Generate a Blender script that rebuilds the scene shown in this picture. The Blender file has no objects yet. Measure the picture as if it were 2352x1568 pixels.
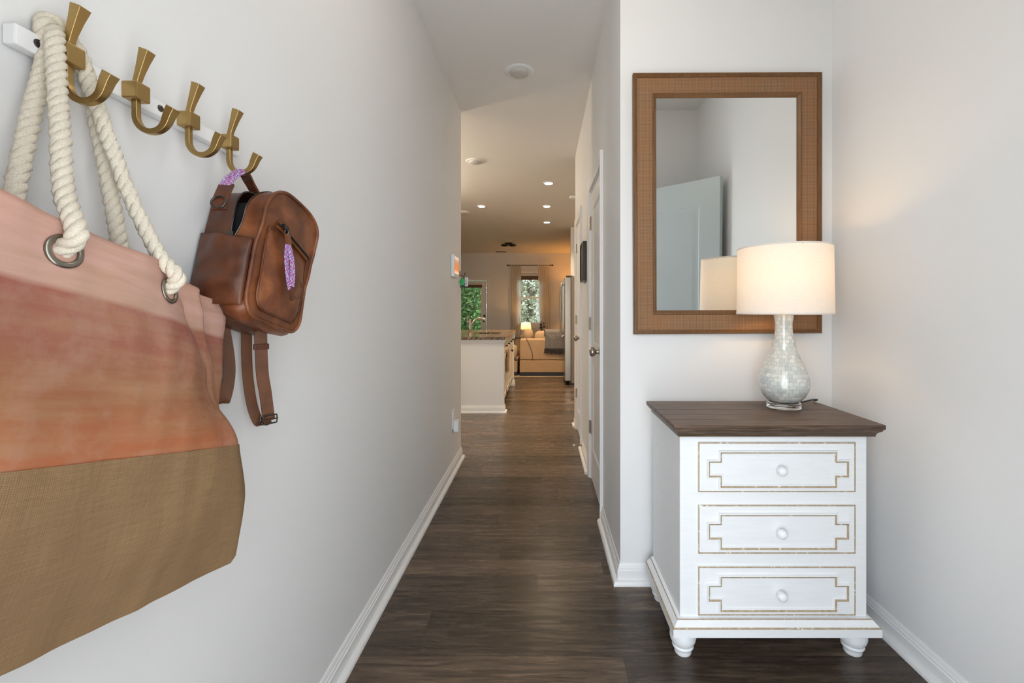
import bpy, bmesh, math, random
from mathutils import Vector, Matrix, noise as mnoise
C = bpy.context.scene.collection
S = bpy.context.scene
R = math.radians
random.seed(7)

# ------------------------------------------------------------------ camera, sky, exposure
F, VX, VY, H = 1045.0, 1246.5, 713.0, 1.165      # focal length in px, vanishing point, eye height
cd = bpy.data.cameras.new('camera')
cd.sensor_width = 36.0
cd.lens = F / 2352.0 * 36.0
cd.shift_x = (1176.0 - VX) / 2352.0
cd.shift_y = (VY - 784.0) / 2352.0
cd.clip_start = 0.02
cam = bpy.data.objects.new('camera', cd)
C.objects.link(cam)
cam.location = (0, 0, H)
cam.rotation_euler = (R(90), 0, 0)
S.camera = cam
vs = S.view_settings
vs.view_transform = 'Standard'
vs.look = 'None'
vs.gamma = 1.0
vs.use_curve_mapping = False
vs.exposure = 0.28

SKY = 5.6
w = bpy.data.worlds.new('sky')
S.world = w
w.use_nodes = True
nt = w.node_tree
nt.nodes.clear()
tc = nt.nodes.new('ShaderNodeTexCoord')
sx = nt.nodes.new('ShaderNodeSeparateXYZ')
mr = nt.nodes.new('ShaderNodeMapRange')
mr.inputs[1].default_value = -1
mr.inputs[2].default_value = 1
rp = nt.nodes.new('ShaderNodeValToRGB')
el = rp.color_ramp.elements
el[0].position = 0.0
el[0].color = (.62, .64, .65, 1)
el[1].position = 1.0
el[1].color = (.74, .86, 1.0, 1)
e = el.new(.47); e.color = (.62, .63, .62, 1)
e = el.new(.54); e.color = (.88, .94, 1.0, 1)
bg = nt.nodes.new('ShaderNodeBackground')
bg.inputs[1].default_value = SKY
wo = nt.nodes.new('ShaderNodeOutputWorld')
for a, b in ((tc.outputs['Generated'], sx.inputs[0]), (sx.outputs[2], mr.inputs[0]), (mr.outputs[0], rp.inputs[0]),
             (rp.outputs[0], bg.inputs[0]), (bg.outputs[0], wo.inputs[0])):
    nt.links.new(a, b)

def light(name, kind, loc, energy, color, rot=(0, 0, 0), **kw):
    d = bpy.data.lights.new(name, kind)
    d.energy = energy
    d.color = color
    for k, v in kw.items():
        setattr(d, k, v)
    o = bpy.data.objects.new(name, d)
    C.objects.link(o)
    o.location = loc
    o.rotation_euler = rot
    return o

def portal(name, loc, rot, sx_, sy_):
    o = light(name, 'AREA', loc, 1, (1, 1, 1), rot, shape='RECTANGLE', size=sx_, size_y=sy_)
    o.data.cycles.is_portal = True
    return o
portal('front_door_portal', (.10, .10, 1.02), (R(90), 0, 0), .92, 2.04)
portal('window_portal', (-.34, 12.66, 1.45), (R(-90), 0, 0), .8, 1.6)
portal('patio_door_portal', (-2.05, 12.66, 1.0), (R(-90), 0, 0), .9, 2.0)
WARM = (1.0, .72, .43)
LAMP = (1.0, .60, .22)

# room dimensions (metres; camera stands at x=0, y=0)
XL, XH, XR = -.650, .333, 1.240      # left wall, hall right wall, alcove right wall
YA, YLE, YHE = 1.952, 3.62, 4.65     # alcove wall, left wall end, hall right wall end
ZC, YF, YW = 2.74, 12.45, .20        # ceiling, far wall, front wall inner face

# ------------------------------------------------------------------ helpers
def wx(px, py, X):
    """point of the plane x = X that the picture shows at this pixel"""
    Y = X * F / (px - VX)
    return Vector((X, Y, H - (py - VY) * Y / F))

def wy(px, py, Y):
    return Vector(((px - VX) * Y / F, Y, H - (py - VY) * Y / F))

class MB:
    """collects shapes into one mesh"""
    def __init__(self):
        self.v = []; self.f = []; self.uv = {}; self.mi = {}
    def add(self, vs, fs):
        o = len(self.v)
        self.v += [tuple(p) for p in vs]
        self.f += [tuple(i + o for i in f) for f in fs]
        return self
    def box(self, a, b):
        x0, y0, z0 = (min(a[i], b[i]) for i in range(3))
        x1, y1, z1 = (max(a[i], b[i]) for i in range(3))
        return self.add([(x0, y0, z0), (x1, y0, z0), (x1, y1, z0), (x0, y1, z0), (x0, y0, z1), (x1, y0, z1), (x1, y1, z1), (x0, y1, z1)],
                        [(3, 2, 1, 0), (4, 5, 6, 7), (0, 1, 5, 4), (1, 2, 6, 5), (2, 3, 7, 6), (3, 0, 4, 7)])
    def lathe(self, prof, c=(0, 0, 0), n=32, axis='z', caps=True):
        o = len(self.v)
        m = len(prof)
        for i in range(n):
            a = 2 * math.pi * i / n
            for r, z in prof:
                p = (r * math.cos(a), r * math.sin(a), z)
                if axis == 'x': p = (p[2], p[0], p[1])
                elif axis == 'y': p = (p[1], p[2], p[0])
                self.v.append((p[0] + c[0], p[1] + c[1], p[2] + c[2]))
        for i in range(n):
            j = (i + 1) % n
            for k in range(m - 1):
                self.uv[len(self.f)] = [(i / n, k / (m - 1)), ((i + 1) / n, k / (m - 1)), ((i + 1) / n, (k + 1) / (m - 1)), (i / n, (k + 1) / (m - 1))]
                self.f.append((o + i * m + k, o + j * m + k, o + j * m + k + 1, o + i * m + k + 1))
        if caps:
            if prof[0][0] > 1e-6: self.f.append(tuple(o + i * m for i in reversed(range(n))))
            if prof[-1][0] > 1e-6: self.f.append(tuple(o + i * m + m - 1 for i in range(n)))
        return self
    def ring(self, c, rx, n=32): return self
    def sweep(self, path, prof, fn, closed=False, cap=True, pclosed=True):
        """profile (offset, height) along a 2D path with mitred corners; fn(a, b, h) -> 3D"""
        P = [Vector(p) for p in path]
        n = len(P); m = len(prof); o = len(self.v)
        def nrm(i, j):
            d = (P[j] - P[i]).normalized()
            return Vector((-d.y, d.x))
        for i in range(n):
            if closed or 0 < i < n - 1:
                n1 = nrm((i - 1) % n, i); n2 = nrm(i, (i + 1) % n)
                q = (n1 + n2) / (1 + n1.dot(n2))
            else:
                q = nrm(0, 1) if i == 0 else nrm(n - 2, n - 1)
            for off, h in prof:
                p = P[i] + q * off
                self.v.append(tuple(fn(p.x, p.y, h)))
        for i in range(n if closed else n - 1):
            j = (i + 1) % n
            for k in range(m if pclosed else m - 1):
                l = (k + 1) % m
                self.f.append((o + i * m + k, o + j * m + k, o + j * m + l, o + i * m + l))
        if cap and not closed and pclosed:
            self.f.append(tuple(o + k for k in range(m)))
            self.f.append(tuple(o + (n - 1) * m + k for k in reversed(range(m))))
        return self
    def tube(self, pts, r, n=10, closed=False, caps=True, sq=(1, 1), up=None):
        P = [Vector(p) for p in pts]
        N = len(P); o = len(self.v)
        rs = r if isinstance(r, (list, tuple)) else [r] * N
        T = []
        for i in range(N):
            a = P[(i - 1) % N] if (closed or i > 0) else P[i]
            b = P[(i + 1) % N] if (closed or i < N - 1) else P[i]
            T.append((b - a).normalized())
        u = Vector(up) if up else Vector((0, 0, 1)) if abs(T[0].z) < .9 else Vector((1, 0, 0))
        for i in range(N):
            u = (u - T[i] * u.dot(T[i])).normalized()
            v = T[i].cross(u)
            for k in range(n):
                a = 2 * math.pi * (k + .5) / n
                self.v.append(tuple(P[i] + (u * math.cos(a) * sq[0] + v * math.sin(a) * sq[1]) * rs[i]))
        for i in range(N if closed else N - 1):
            j = (i + 1) % N
            for k in range(n):
                l = (k + 1) % n
                self.f.append((o + i * n + k, o + i * n + l, o + j * n + l, o + j * n + k))
        if caps and not closed:
            self.f.append(tuple(o + k for k in reversed(range(n))))
            self.f.append(tuple(o + (N - 1) * n + k for k in range(n)))
        return self
    def ribbon(self, pts, wdir, wid, th):
        """flat strap: rectangular section whose wide side lies along wdir"""
        P = [Vector(p) for p in pts]; N = len(P); o = len(self.v)
        for i in range(N):
            t = (P[min(i + 1, N - 1)] - P[max(i - 1, 0)]).normalized()
            wd = Vector(wdir(i / (N - 1)) if callable(wdir) else wdir)
            wd = (wd - t * wd.dot(t)).normalized()
            nn = t.cross(wd)
            ww = wid(i / (N - 1)) if callable(wid) else wid
            for a, b in ((-1, -1), (1, -1), (1, 1), (-1, 1)):
                self.v.append(tuple(P[i] + wd * (a * ww / 2) + nn * (b * th / 2)))
        for i in range(N - 1):
            for k in range(4):
                l = (k + 1) % 4
                self.f.append((o + i * 4 + k, o + i * 4 + l, o + i * 4 + 4 + l, o + i * 4 + 4 + k))
        self.f.append((o + 3, o + 2, o + 1, o)); e_ = o + (N - 1) * 4
        self.f.append((e_, e_ + 1, e_ + 2, e_ + 3))
        return self
    def grid(self, nu, nv, fn, closed_u=False):
        o = len(self.v)
        cu = nu if closed_u else nu + 1
        for j in range(nv + 1):
            for i in range(cu):
                self.v.append(tuple(fn(i / nu, j / nv)))
        for j in range(nv):
            for i in range(nu):
                i2 = (i + 1) % cu
                self.uv[len(self.f)] = [(i / nu, j / nv), ((i + 1) / nu, j / nv), ((i + 1) / nu, (j + 1) / nv), (i / nu, (j + 1) / nv)]
                self.f.append((o + j * cu + i, o + j * cu + i2, o + (j + 1) * cu + i2, o + (j + 1) * cu + i))
        return self
    def ball(self, c, r, n=16, s=(1, 1, 1), pw=1.0):
        """ellipsoid; pw < 1 squares it off into a cushion"""
        def sp(x): return math.copysign(abs(x) ** pw, x)
        o = len(self.v); m = n // 2
        for j in range(m + 1):
            b = -math.pi / 2 + math.pi * j / m
            for i in range(n):
                a = 2 * math.pi * i / n
                self.v.append((c[0] + r * s[0] * sp(math.cos(b)) * sp(math.cos(a)), c[1] + r * s[1] * sp(math.cos(b)) * sp(math.sin(a)), c[2] + r * s[2] * sp(math.sin(b))))
        for j in range(m):
            for i in range(n):
                k = (i + 1) % n
                self.f.append((o + j * n + i, o + j * n + k, o + (j + 1) * n + k, o + (j + 1) * n + i))
        return self

ORG = {}
def build(name, mb, mat, parent=None, smooth=None, bevel=0, bseg=2, local=False, solid=0, subsurf=0, weld=False):
    me = bpy.data.meshes.new(name)
    me.from_pydata(mb.v, [], mb.f)
    if mb.uv:
        uvl = me.uv_layers.new(name='UVMap')
        for fi, uvs in mb.uv.items():
            for li, t in zip(me.polygons[fi].loop_indices, uvs):
                uvl.data[li].uv = t
    o = bpy.data.objects.new(name, me)
    C.objects.link(o)
    org = Vector((0, 0, 0))
    if parent is not None:
        o.parent = parent
        if not local:
            org = ORG.get(parent.name, Vector((0, 0, 0)))
    if org.length:
        me.transform(Matrix.Translation(-org))
    ORG[o.name] = org
    bm = bmesh.new(); bm.from_mesh(me)
    if weld: bmesh.ops.remove_doubles(bm, verts=bm.verts, dist=1e-5)
    bmesh.ops.recalc_face_normals(bm, faces=bm.faces)
    bm.to_mesh(me); bm.free()
    if isinstance(mat, str): mat = MAT[mat]
    me.materials.append(mat)
    if smooth is not None:
        for p in me.polygons: p.use_smooth = True
        me.set_sharp_from_angle(angle=R(smooth))
    if solid:
        m = o.modifiers.new('solid', 'SOLIDIFY'); m.thickness = solid; m.offset = 0
    if subsurf:
        m = o.modifiers.new('sub', 'SUBSURF'); m.levels = subsurf; m.render_levels = subsurf
    if bevel:
        m = o.modifiers.new('bevel', 'BEVEL'); m.width = bevel; m.segments = bseg; m.limit_method = 'ANGLE'; m.angle_limit = R(40)
        m.harden_normals = False
    return o

def tag(o, label, cat, group=None):
    o['label'] = label; o['category'] = cat
    if group: o['group'] = group
    return o
def thing(name, loc, label, cat, group=None, rot=(0, 0, 0)):
    o = bpy.data.objects.new(name, None)
    C.objects.link(o)
    o.location = loc; o.rotation_euler = rot
    o.empty_display_size = .05
    ORG[o.name] = Vector(loc)
    return tag(o, label, cat, group)
def struct(o, label=None):
    o['kind'] = 'structure'
    if label: o['label'] = label
    return o
def sroot(name, loc, label=None):
    o = bpy.data.objects.new(name, None); C.objects.link(o); o.location = loc; ORG[o.name] = Vector(loc)
    return struct(o, label)
def kids(o): return [c for c in bpy.data.objects if c.parent == o]
def dup(o, loc, label, group=None):
    r = o.copy(); C.objects.link(r); r.location = loc; r['label'] = label
    ORG[r.name] = Vector(loc)
    for ch in kids(o):
        if ch.type == 'LIGHT' : continue
        c = ch.copy(); C.objects.link(c); c.parent = r
        for g in kids(ch):
            d = g.copy(); C.objects.link(d); d.parent = c
    return r
def smooth_path(pts, n):
    """Catmull-Rom through the points"""
    P = [Vector(p) for p in pts]
    P = [P[0] * 2 - P[1]] + P + [P[-1] * 2 - P[-2]]
    out = []; m = len(P) - 3
    for i in range(n + 1):
        t = i / n * m; k = min(int(t), m - 1); t -= k
        a, b, c, d = P[k:k + 4]
        out.append(.5 * ((2 * b) + (c - a) * t + (2 * a - 5 * b + 4 * c - d) * t * t + (3 * b - a - 3 * c + d) * t ** 3))
    return out
def lerp(a, b, t): return a + (b - a) * t
def interp(xs, ys, x):
    if x <= xs[0]: return ys[0]
    for i in range(len(xs) - 1):
        if x <= xs[i + 1]:
            t = (x - xs[i]) / (xs[i + 1] - xs[i]); t = t * t * (3 - 2 * t)
            return lerp(ys[i], ys[i + 1], t)
    return ys[-1]

# ------------------------------------------------------------------ materials
MAT = {}
class NT:
    def __init__(self, name, rough=.5, col=(.8, .8, .8), metal=0.0, spec=.5):
        m = bpy.data.materials.new(name); m.use_nodes = True
        self.m = m; self.t = m.node_tree; self.n = self.t.nodes
        self.b = self.n['Principled BSDF']; self.out = self.n['Material Output']
        self.b.inputs['Base Color'].default_value = (*col, 1)
        self.b.inputs['Roughness'].default_value = rough
        self.b.inputs['Metallic'].default_value = metal
        self.b.inputs['Specular IOR Level'].default_value = spec
        MAT[name] = m
    def node(self, typ, **kw):
        x = self.n.new('ShaderNode' + typ)
        for k, v in kw.items():
            if k.startswith('i_'):
                key = k[2:]
                x.inputs[int(key) if key.isdigit() else key.replace('_', ' ')].default_value = v
            else: setattr(x, k, v)
        return x
    def link(self, a, b): self.t.links.new(a, b); return b.node
    def coord(self, which='Object', scale=(1, 1, 1), loc=(0, 0, 0), rot=(0, 0, 0)):
        t = self.node('TexCoord'); mp = self.node('Mapping')
        mp.inputs['Scale'].default_value = scale; mp.inputs['Location'].default_value = loc; mp.inputs['Rotation'].default_value = rot
        self.link(t.outputs[which], mp.inputs[0])
        return mp.outputs[0]
    def noise(self, co, scale, detail=3, rough=.5, dist=0):
        x = self.node('TexNoise'); x.inputs['Scale'].default_value = scale; x.inputs['Detail'].default_value = detail
        x.inputs['Roughness'].default_value = rough; x.inputs['Distortion'].default_value = dist
        self.link(co, x.inputs['Vector']); return x.outputs['Fac']
    def ramp(self, fac, stops, interp='LINEAR'):
        x = self.node('ValToRGB'); cr = x.color_ramp; cr.interpolation = interp
        while len(cr.elements) < len(stops): cr.elements.new(.5)
        for e_, (p, c) in zip(cr.elements, stops):
            e_.position = p; e_.color = (*c, 1) if len(c) == 3 else c
        self.link(fac, x.inputs[0]); return x.outputs[0]
    def math(self, op, a, b=None, c=None):
        x = self.node('Math', operation=op)
        for i, s in enumerate((a, b, c)):
            if s is None: continue
            if isinstance(s, (int, float)): x.inputs[i].default_value = s
            else: self.link(s, x.inputs[i])
        return x.outputs[0]
    def mix(self, fac, a, b, mode='MIX'):
        x = self.node('Mix', data_type='RGBA', blend_type=mode)
        for s, i in ((fac, 0), (a, 6), (b, 7)):
            if isinstance(s, (int, float)): x.inputs[i].default_value = s
            elif isinstance(s, tuple): x.inputs[i].default_value = (*s, 1) if len(s) == 3 else s
            else: self.link(s, x.inputs[i])
        return x.outputs[2]
    def color(self, s): self.link(s, self.b.inputs['Base Color']); return self
    def bump(self, h, strength=.2, dist=.002):
        x = self.node('Bump'); x.inputs['Strength'].default_value = strength; x.inputs['Distance'].default_value = dist
        self.link(h, x.inputs['Height']); self.link(x.outputs[0], self.b.inputs['Normal']); return self

def simple(name, col, rough=.5, metal=0, spec=.5, bump=None, var=0, vscale=6):
    m = NT(name, rough, col, metal, spec)
    if var:
        f = m.noise(m.coord(), vscale, 4)
        m.color(m.ramp(f, [(.25, tuple(c * (1 - var) for c in col)), (.75, tuple(min(1, c * (1 + var)) for c in col))]))
    if bump: m.bump(m.noise(m.coord(), bump[0], 3), bump[1], bump[2] if len(bump) > 2 else .002)
    return m

simple('wall_paint', (.80, .80, .80), .55, bump=(260, .12, .001))
simple('bounce_cut_tan', (.20, .14, .085), .6)  # dark tone chosen for unseen walls to cut bounced light
simple('ceiling_paint', (.82, .81, .80), .8, bump=(120, .35, .003))
simple('trim_white', (.84, .84, .84), .32)
simple('door_white', (.82, .82, .81), .38)
simple('entry_door_paint', (.55, .62, .64), .42)
simple('plastic_white', (.85, .86, .87), .35)
simple('black_plastic', (.015, .015, .016), .4)
simple('nickel', (.42, .38, .33), .28, 1.0)
simple('dark_bronze', (.06, .045, .035), .4, .8)
simple('black_metal', (.02, .02, .022), .35, .6)
simple('steel', (.50, .49, .47), .24, 1.0)
simple('fridge_side', (.22, .19, .17), .45, .3)
simple('brass', (.43, .29, .115), .36, 1.0, bump=(300, .08, .0006))
simple('neck_brass', (.75, .50, .15), .25, 1.0)
simple('gunmetal', (.10, .09, .085), .3, 1.0)
simple('grommet_metal', (.30, .27, .23), .3, 1.0)
simple('charcoal_line', (.05, .04, .035), .6)
simple('cord_black', (.03, .028, .026), .5)
simple('sofa_fabric', (.40, .265, .155), .85, bump=(500, .3, .001), var=.06, vscale=9)
simple('cushion_fabric', (.44, .30, .185), .85, bump=(400, .3, .001), var=.06)
simple('blanket_grey', (.15, .135, .128), .95, bump=(90, .8, .006), var=.35, vscale=60)
simple('fringe_dark', (.025, .022, .02), .9)
simple('towel_brown', (.42, .22, .12), .95, bump=(400, .5, .002))
simple('blind_wood', (.12, .075, .05), .6, var=.3, vscale=40)
simple('rug_pile', (.40, .31, .22), .95, bump=(160, .9, .01), var=.35, vscale=70)
simple('table_dark', (.06, .035, .02), .4)
simple('lining_black', (.008, .0075, .008), .9)
simple('tag_green', (.02, .42, .12), .4)
simple('concrete', (.45, .44, .42), .8, var=.1)
simple('lawn', (.10, .16, .05), .9, var=.3, vscale=3)
simple('bark', (.12, .09, .06), .9, var=.3, vscale=12)
simple('print_paper', (.45, .40, .34), .5, var=.5, vscale=20)
simple('frame_black', (.016, .013, .012), .3)
simple('frame_silver', (.35, .30, .25), .35, .8)
simple('cabinet_cream', (.72, .66, .56), .45)
simple('cabinet_gap', (.16, .09, .05), .6)

# floor boards: rows 118 mm wide that run across the hall
m = NT('floor_boards', .3)
co = m.node('TexCoord').outputs['Object']
s3 = m.node('SeparateXYZ'); m.link(co, s3.inputs[0])
PW = .118
ry = m.math('DIVIDE', s3.outputs[1], PW)
row = m.math('FLOOR', ry)
wn = m.node('TexWhiteNoise', noise_dimensions='1D'); m.link(row, wn.inputs['W'])
xs = m.math('ADD', m.math('DIVIDE', s3.outputs[0], 1.22), m.math('MULTIPLY', wn.outputs[0], 7.0))
colm = m.math('FLOOR', xs)
cb = m.node('CombineXYZ'); m.link(row, cb.inputs[0]); m.link(colm, cb.inputs[1])
wn2 = m.node('TexWhiteNoise', noise_dimensions='2D'); m.link(cb.outputs[0], wn2.inputs['Vector'])
rnd = wn2.outputs['Value']
off = m.node('CombineXYZ'); m.link(m.math('MULTIPLY', rnd, 37.0), off.inputs[0]); m.link(m.math('MULTIPLY', rnd, 91.0), off.inputs[2])
va = m.node('VectorMath', operation='ADD'); m.link(co, va.inputs[0]); m.link(off.outputs[0], va.inputs[1])
def stretched(scale):
    mp = m.node('Mapping'); mp.inputs['Scale'].default_value = scale; m.link(va.outputs[0], mp.inputs[0]); return mp.outputs[0]
g1 = m.noise(stretched((1.5, 15, 1)), 3.0, 7, .66, 1.1)
g2 = m.noise(stretched((4, 110, 1)), 3.0, 4, .6)
g3 = m.noise(stretched((1.0, 5.5, 1)), 2.2, 3, .5, 1.2)
wv = m.node('TexWave', wave_type='RINGS', rings_direction='SPHERICAL'); wv.inputs['Scale'].default_value = 2.6; wv.inputs['Distortion'].default_value = 5.5
wv.inputs['Detail'].default_value = 3; wv.inputs['Detail Scale'].default_value = 1.2
m.link(stretched((.55, 6.5, 1)), wv.inputs['Vector'])
base = m.ramp(g1, [(.25, (.022, .016, .013)), (.46, (.072, .053, .040)), (.60, (.13, .098, .073)), (.80, (.24, .185, .14))])
base = m.mix(m.math('MULTIPLY', wv.outputs['Fac'], .34), base, (.038, .028, .022))
base = m.mix(m.ramp(g2, [(.42, (0, 0, 0)), (.75, (.45, .45, .45))]), base, (.042, .031, .024))
tone = m.ramp(rnd, [(0, (.66, .62, .57)), (.5, (1.10, 1.02, .93)), (1, (1.72, 1.57, 1.39))])
base = m.mix(1.0, base, tone, 'MULTIPLY')
base = m.mix(m.ramp(g3, [(.66, (0, 0, 0)), (.76, (.75, .75, .75))]), base, (.025, .018, .014))
fy = m.math('FRACT', ry); fx = m.math('FRACT', xs)
seam = m.math('MAXIMUM', m.math('LESS_THAN', fy, .014), m.math('LESS_THAN', fx, .0016))
base = m.mix(m.math('MULTIPLY', seam, .75), base, (.016, .012, .010))
m.color(base)
rr = m.ramp(g1, [(.2, (.34, .34, .34)), (.8, (.21, .21, .21))]); m.link(rr, m.b.inputs['Roughness'])
m.bump(m.math('SUBTRACT', m.math('MULTIPLY', g1, .5), seam), .18, .0015)
m.b.inputs['Specular IOR Level'].default_value = .42

# dresser paint, worn edges, stained top
m = NT('dresser_paint', .42)
n1 = m.noise(m.coord(scale=(3, 3, 30)), 4, 4)
m.color(m.ramp(n1, [(.2, (.83, .845, .86)), (.7, (.875, .885, .895))])); m.bump(n1, .03, .001)
m = NT('worn_edge', .7)
n1 = m.noise(m.coord(), 90, 4)
m.color(m.ramp(n1, [(.3, (.36, .27, .17)), (.62, (.48, .37, .24)), (.70, (.80, .80, .78))]))
m = NT('stained_wood', .42)
g1 = m.noise(m.coord(scale=(2, 34, 34)), 3, 6, .65, .4)
g2 = m.noise(m.coord(), 3.5, 3)
c1 = m.ramp(g1, [(.30, (.028, .015, .010)), (.50, (.090, .052, .033)), (.70, (.24, .155, .100))])
m.color(m.mix(m.ramp(g2, [(.35, (0, 0, 0)), (.7, (.5, .5, .5))]), c1, (.13, .075, .045))); m.bump(g1, .35, .002)
m = NT('moulding_wood', .38)
g1 = m.noise(m.coord(scale=(4, 40, 60)), 3, 6, .7, .3)
m.color(m.ramp(g1, [(.3, (.035, .020, .012)), (.55, (.10, .062, .038)), (.72, (.22, .15, .10)), (.8, (.42, .34, .26))])); m.bump(g1, .3, .002)

# mirror
m = NT('mirror_glass', 0.0, (.90, .92, .91), 1.0)
m = NT('frame_wood', .38)
g1 = m.noise(m.coord(scale=(30, 30, 3)), 4, 5, .6)
m.color(m.ramp(g1, [(.25, (.105, .046, .014)), (.75, (.20, .095, .032))])); m.bump(g1, .12, .001)
m = NT('cane_weave', .55)
co = m.coord()
s3 = m.node('SeparateXYZ'); m.link(co, s3.inputs[0])
def band(src, f, ph=0): return m.math('ABSOLUTE', m.math('SINE', m.math('ADD', m.math('MULTIPLY', src, f), ph)))
bx = band(s3.outputs[0], 620); bz = band(s3.outputs[2], 620)
wv_ = m.math('MULTIPLY', bx, bz)
var = m.noise(co, 9, 4)
c1 = m.ramp(wv_, [(.05, (.085, .038, .014)), (.35, (.27, .140, .064)), (.8, (.41, .245, .130))])
m.color(m.mix(m.ramp(var, [(.35, (0, 0, 0)), (.65, (.5, .5, .5))]), c1, (.30, .125, .040)))
m.bump(wv_, .5, .002)

# lamp
m = NT('pearl_tile', .16, spec=.6)
tcu = m.node('TexCoord'); mp = m.node('Mapping'); m.link(tcu.outputs['UV'], mp.inputs[0]); mp.inputs['Scale'].default_value = (22, 24, 1)
bk = m.node('TexBrick'); bk.offset = .5
for k, v in (('Scale', 1.0), ('Mortar Size', .035), ('Mortar Smooth', .3), ('Bias', 0.0), ('Brick Width', 1.0), ('Row Height', 1.0)): bk.inputs[k].default_value = v
bk.inputs['Color1'].default_value = (.86, .85, .80, 1); bk.inputs['Color2'].default_value = (.58, .62, .62, 1); bk.inputs['Mortar'].default_value = (.50, .47, .42, 1)
m.link(mp.outputs[0], bk.inputs['Vector'])
vn = m.noise(m.coord(), 38, 4, .6, .8)
m.color(m.mix(.55, bk.outputs['Color'], m.ramp(vn, [(.3, (.50, .54, .55)), (.5, (.83, .84, .81)), (.7, (.92, .90, .85))]), 'MULTIPLY'))
m.bump(bk.outputs['Fac'], -.3, .001)
m.b.inputs['Coat Weight'].default_value = .6; m.b.inputs['Coat Roughness'].default_value = .06
m = NT('acrylic', .02, (.97, .98, .98)); m.b.inputs['Transmission Weight'].default_value = 1.0; m.b.inputs['IOR'].default_value = 1.49
def translucent(name, col, mixf, tcol, weave=None):
    m = NT(name, .9, col, spec=.1)
    tr = m.node('BsdfTranslucent'); tr.inputs[0].default_value = (*tcol, 1)
    mx = m.node('MixShader'); mx.inputs[0].default_value = mixf
    if weave:
        n1 = m.noise(m.coord(scale=weave), 60, 4, .7)
        c_ = m.ramp(n1, [(.3, tuple(c * .90 for c in col)), (.7, col)]); m.color(c_)
        m.link(m.ramp(n1, [(.3, tuple(c * .86 for c in tcol)), (.7, tcol)]), tr.inputs[0])
    m.link(m.b.outputs[0], mx.inputs[1]); m.link(tr.outputs[0], mx.inputs[2]); m.link(mx.outputs[0], m.out.inputs[0])
    return m
translucent('shade_linen', (.90, .88, .85), .27, (.95, .88, .76), (1, 1, 14))
translucent('curtain_sheer', (.84, .80, .72), .55, (.90, .86, .78))
def leaf(name, lo, mid, hi):
    m = translucent(name, mid, .4, mid)
    wn_ = m.node('TexNoise'); wn_.inputs['Scale'].default_value = 9; wn_.inputs['Detail'].default_value = 3; m.link(m.coord(), wn_.inputs['Vector'])
    c_ = m.ramp(wn_.outputs['Fac'], [(.34, lo), (.5, mid), (.66, hi)]); m.color(c_)
    for x in m.n:
        if x.type == 'BSDF_TRANSLUCENT': m.link(c_, x.inputs[0])
leaf('leaf', (.012, .040, .012), (.055, .145, .035), (.30, .42, .16))
leaf('leaf_pale', (.10, .13, .070), (.27, .29, .18), (.58, .58, .48))
def emitter(name, col, strength):
    m = NT(name, .5, col); m.b.inputs['Emission Color'].default_value = (*col, 1); m.b.inputs['Emission Strength'].default_value = strength
emitter('bulb_glow', LAMP, 12)
emitter('entry_fill_glow', (1.0, .92, .81), 11)  # glow of the globe added to fill the entry and hall
emitter('kitchen_fill_glow', (1.0, .84, .64), 110)  # glow of the two globes added to lift the kitchen ceiling
emitter('downlight_glow', (1.0, .93, .82), 30)
m = NT('lens_frost', .5, (.60, .59, .57))
m = NT('screen', .15, (.02, .02, .02))  # orange reflection on the panel, put into the emission colour
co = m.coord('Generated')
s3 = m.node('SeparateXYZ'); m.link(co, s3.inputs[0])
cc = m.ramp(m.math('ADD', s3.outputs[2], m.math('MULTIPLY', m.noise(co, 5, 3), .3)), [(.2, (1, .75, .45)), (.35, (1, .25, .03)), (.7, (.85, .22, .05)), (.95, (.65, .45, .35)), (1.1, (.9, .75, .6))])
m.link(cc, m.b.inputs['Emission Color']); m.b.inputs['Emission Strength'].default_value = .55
m = NT('window_glass', 0)
tr = m.node('BsdfTransparent'); gl = m.node('BsdfGlossy'); gl.inputs['Roughness'].default_value = 0.0
fr = m.node('Fresnel'); fr.inputs[0].default_value = 1.45
mx = m.node('MixShader'); m.link(fr.outputs[0], mx.inputs[0]); m.link(tr.outputs[0], mx.inputs[1]); m.link(gl.outputs[0], mx.inputs[2]); m.link(mx.outputs[0], m.out.inputs[0])

# bags
m = NT('rope_cotton', .9, spec=.1)
n1 = m.noise(m.coord(), 700, 3)
m.color(m.ramp(n1, [(.3, (.60, .53, .42)), (.7, (.80, .74, .63))])); m.bump(n1, .4, .001)
m = NT('canvas_print', .9, spec=.1)
co = m.coord()
s3 = m.node('SeparateXYZ'); m.link(co, s3.inputs[0])
big = m.noise(m.coord(scale=(1, .6, 5)), 9, 4, .6)
wash = m.noise(m.coord(scale=(1, 1.3, 1.3)), 11, 5, .65)
edge = m.noise(m.coord(scale=(1, 1, 1)), 7, 2)
zz = m.math('ADD', m.math('ADD', s3.outputs[2], m.math('MULTIPLY', m.math('SUBTRACT', edge, .5), .016)), 0.0)
zf = m.math('DIVIDE', m.math('SUBTRACT', zz, .19), .28)
c1 = m.ramp(zf, [(0.0, (.37, .130, .060)), (.10, (.35, .125, .058)), (.25, (.30, .122, .062)), (.38, (.285, .118, .066)), (.50, (.30, .118, .080)), (.60, (.30, .112, .082)), (.665, (.30, .100, .076)),
                 (.69, (.53, .325, .265)), (.78, (.58, .350, .295)), (1.0, (.58, .335, .275))])
c1 = m.mix(m.ramp(big, [(.40, (0, 0, 0)), (.70, (.55, .55, .55))]), c1, (.37, .22, .125))
c1 = m.mix(m.ramp(wash, [(.45, (0, 0, 0)), (.75, (.40, .40, .40))]), c1, (.50, .34, .27))
m.color(c1)
m.bump(m.noise(m.coord(scale=(1, 2, 1)), 900, 2), .25, .0006)
m = NT('burlap', .95, spec=.08)
co = m.coord()
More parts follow.
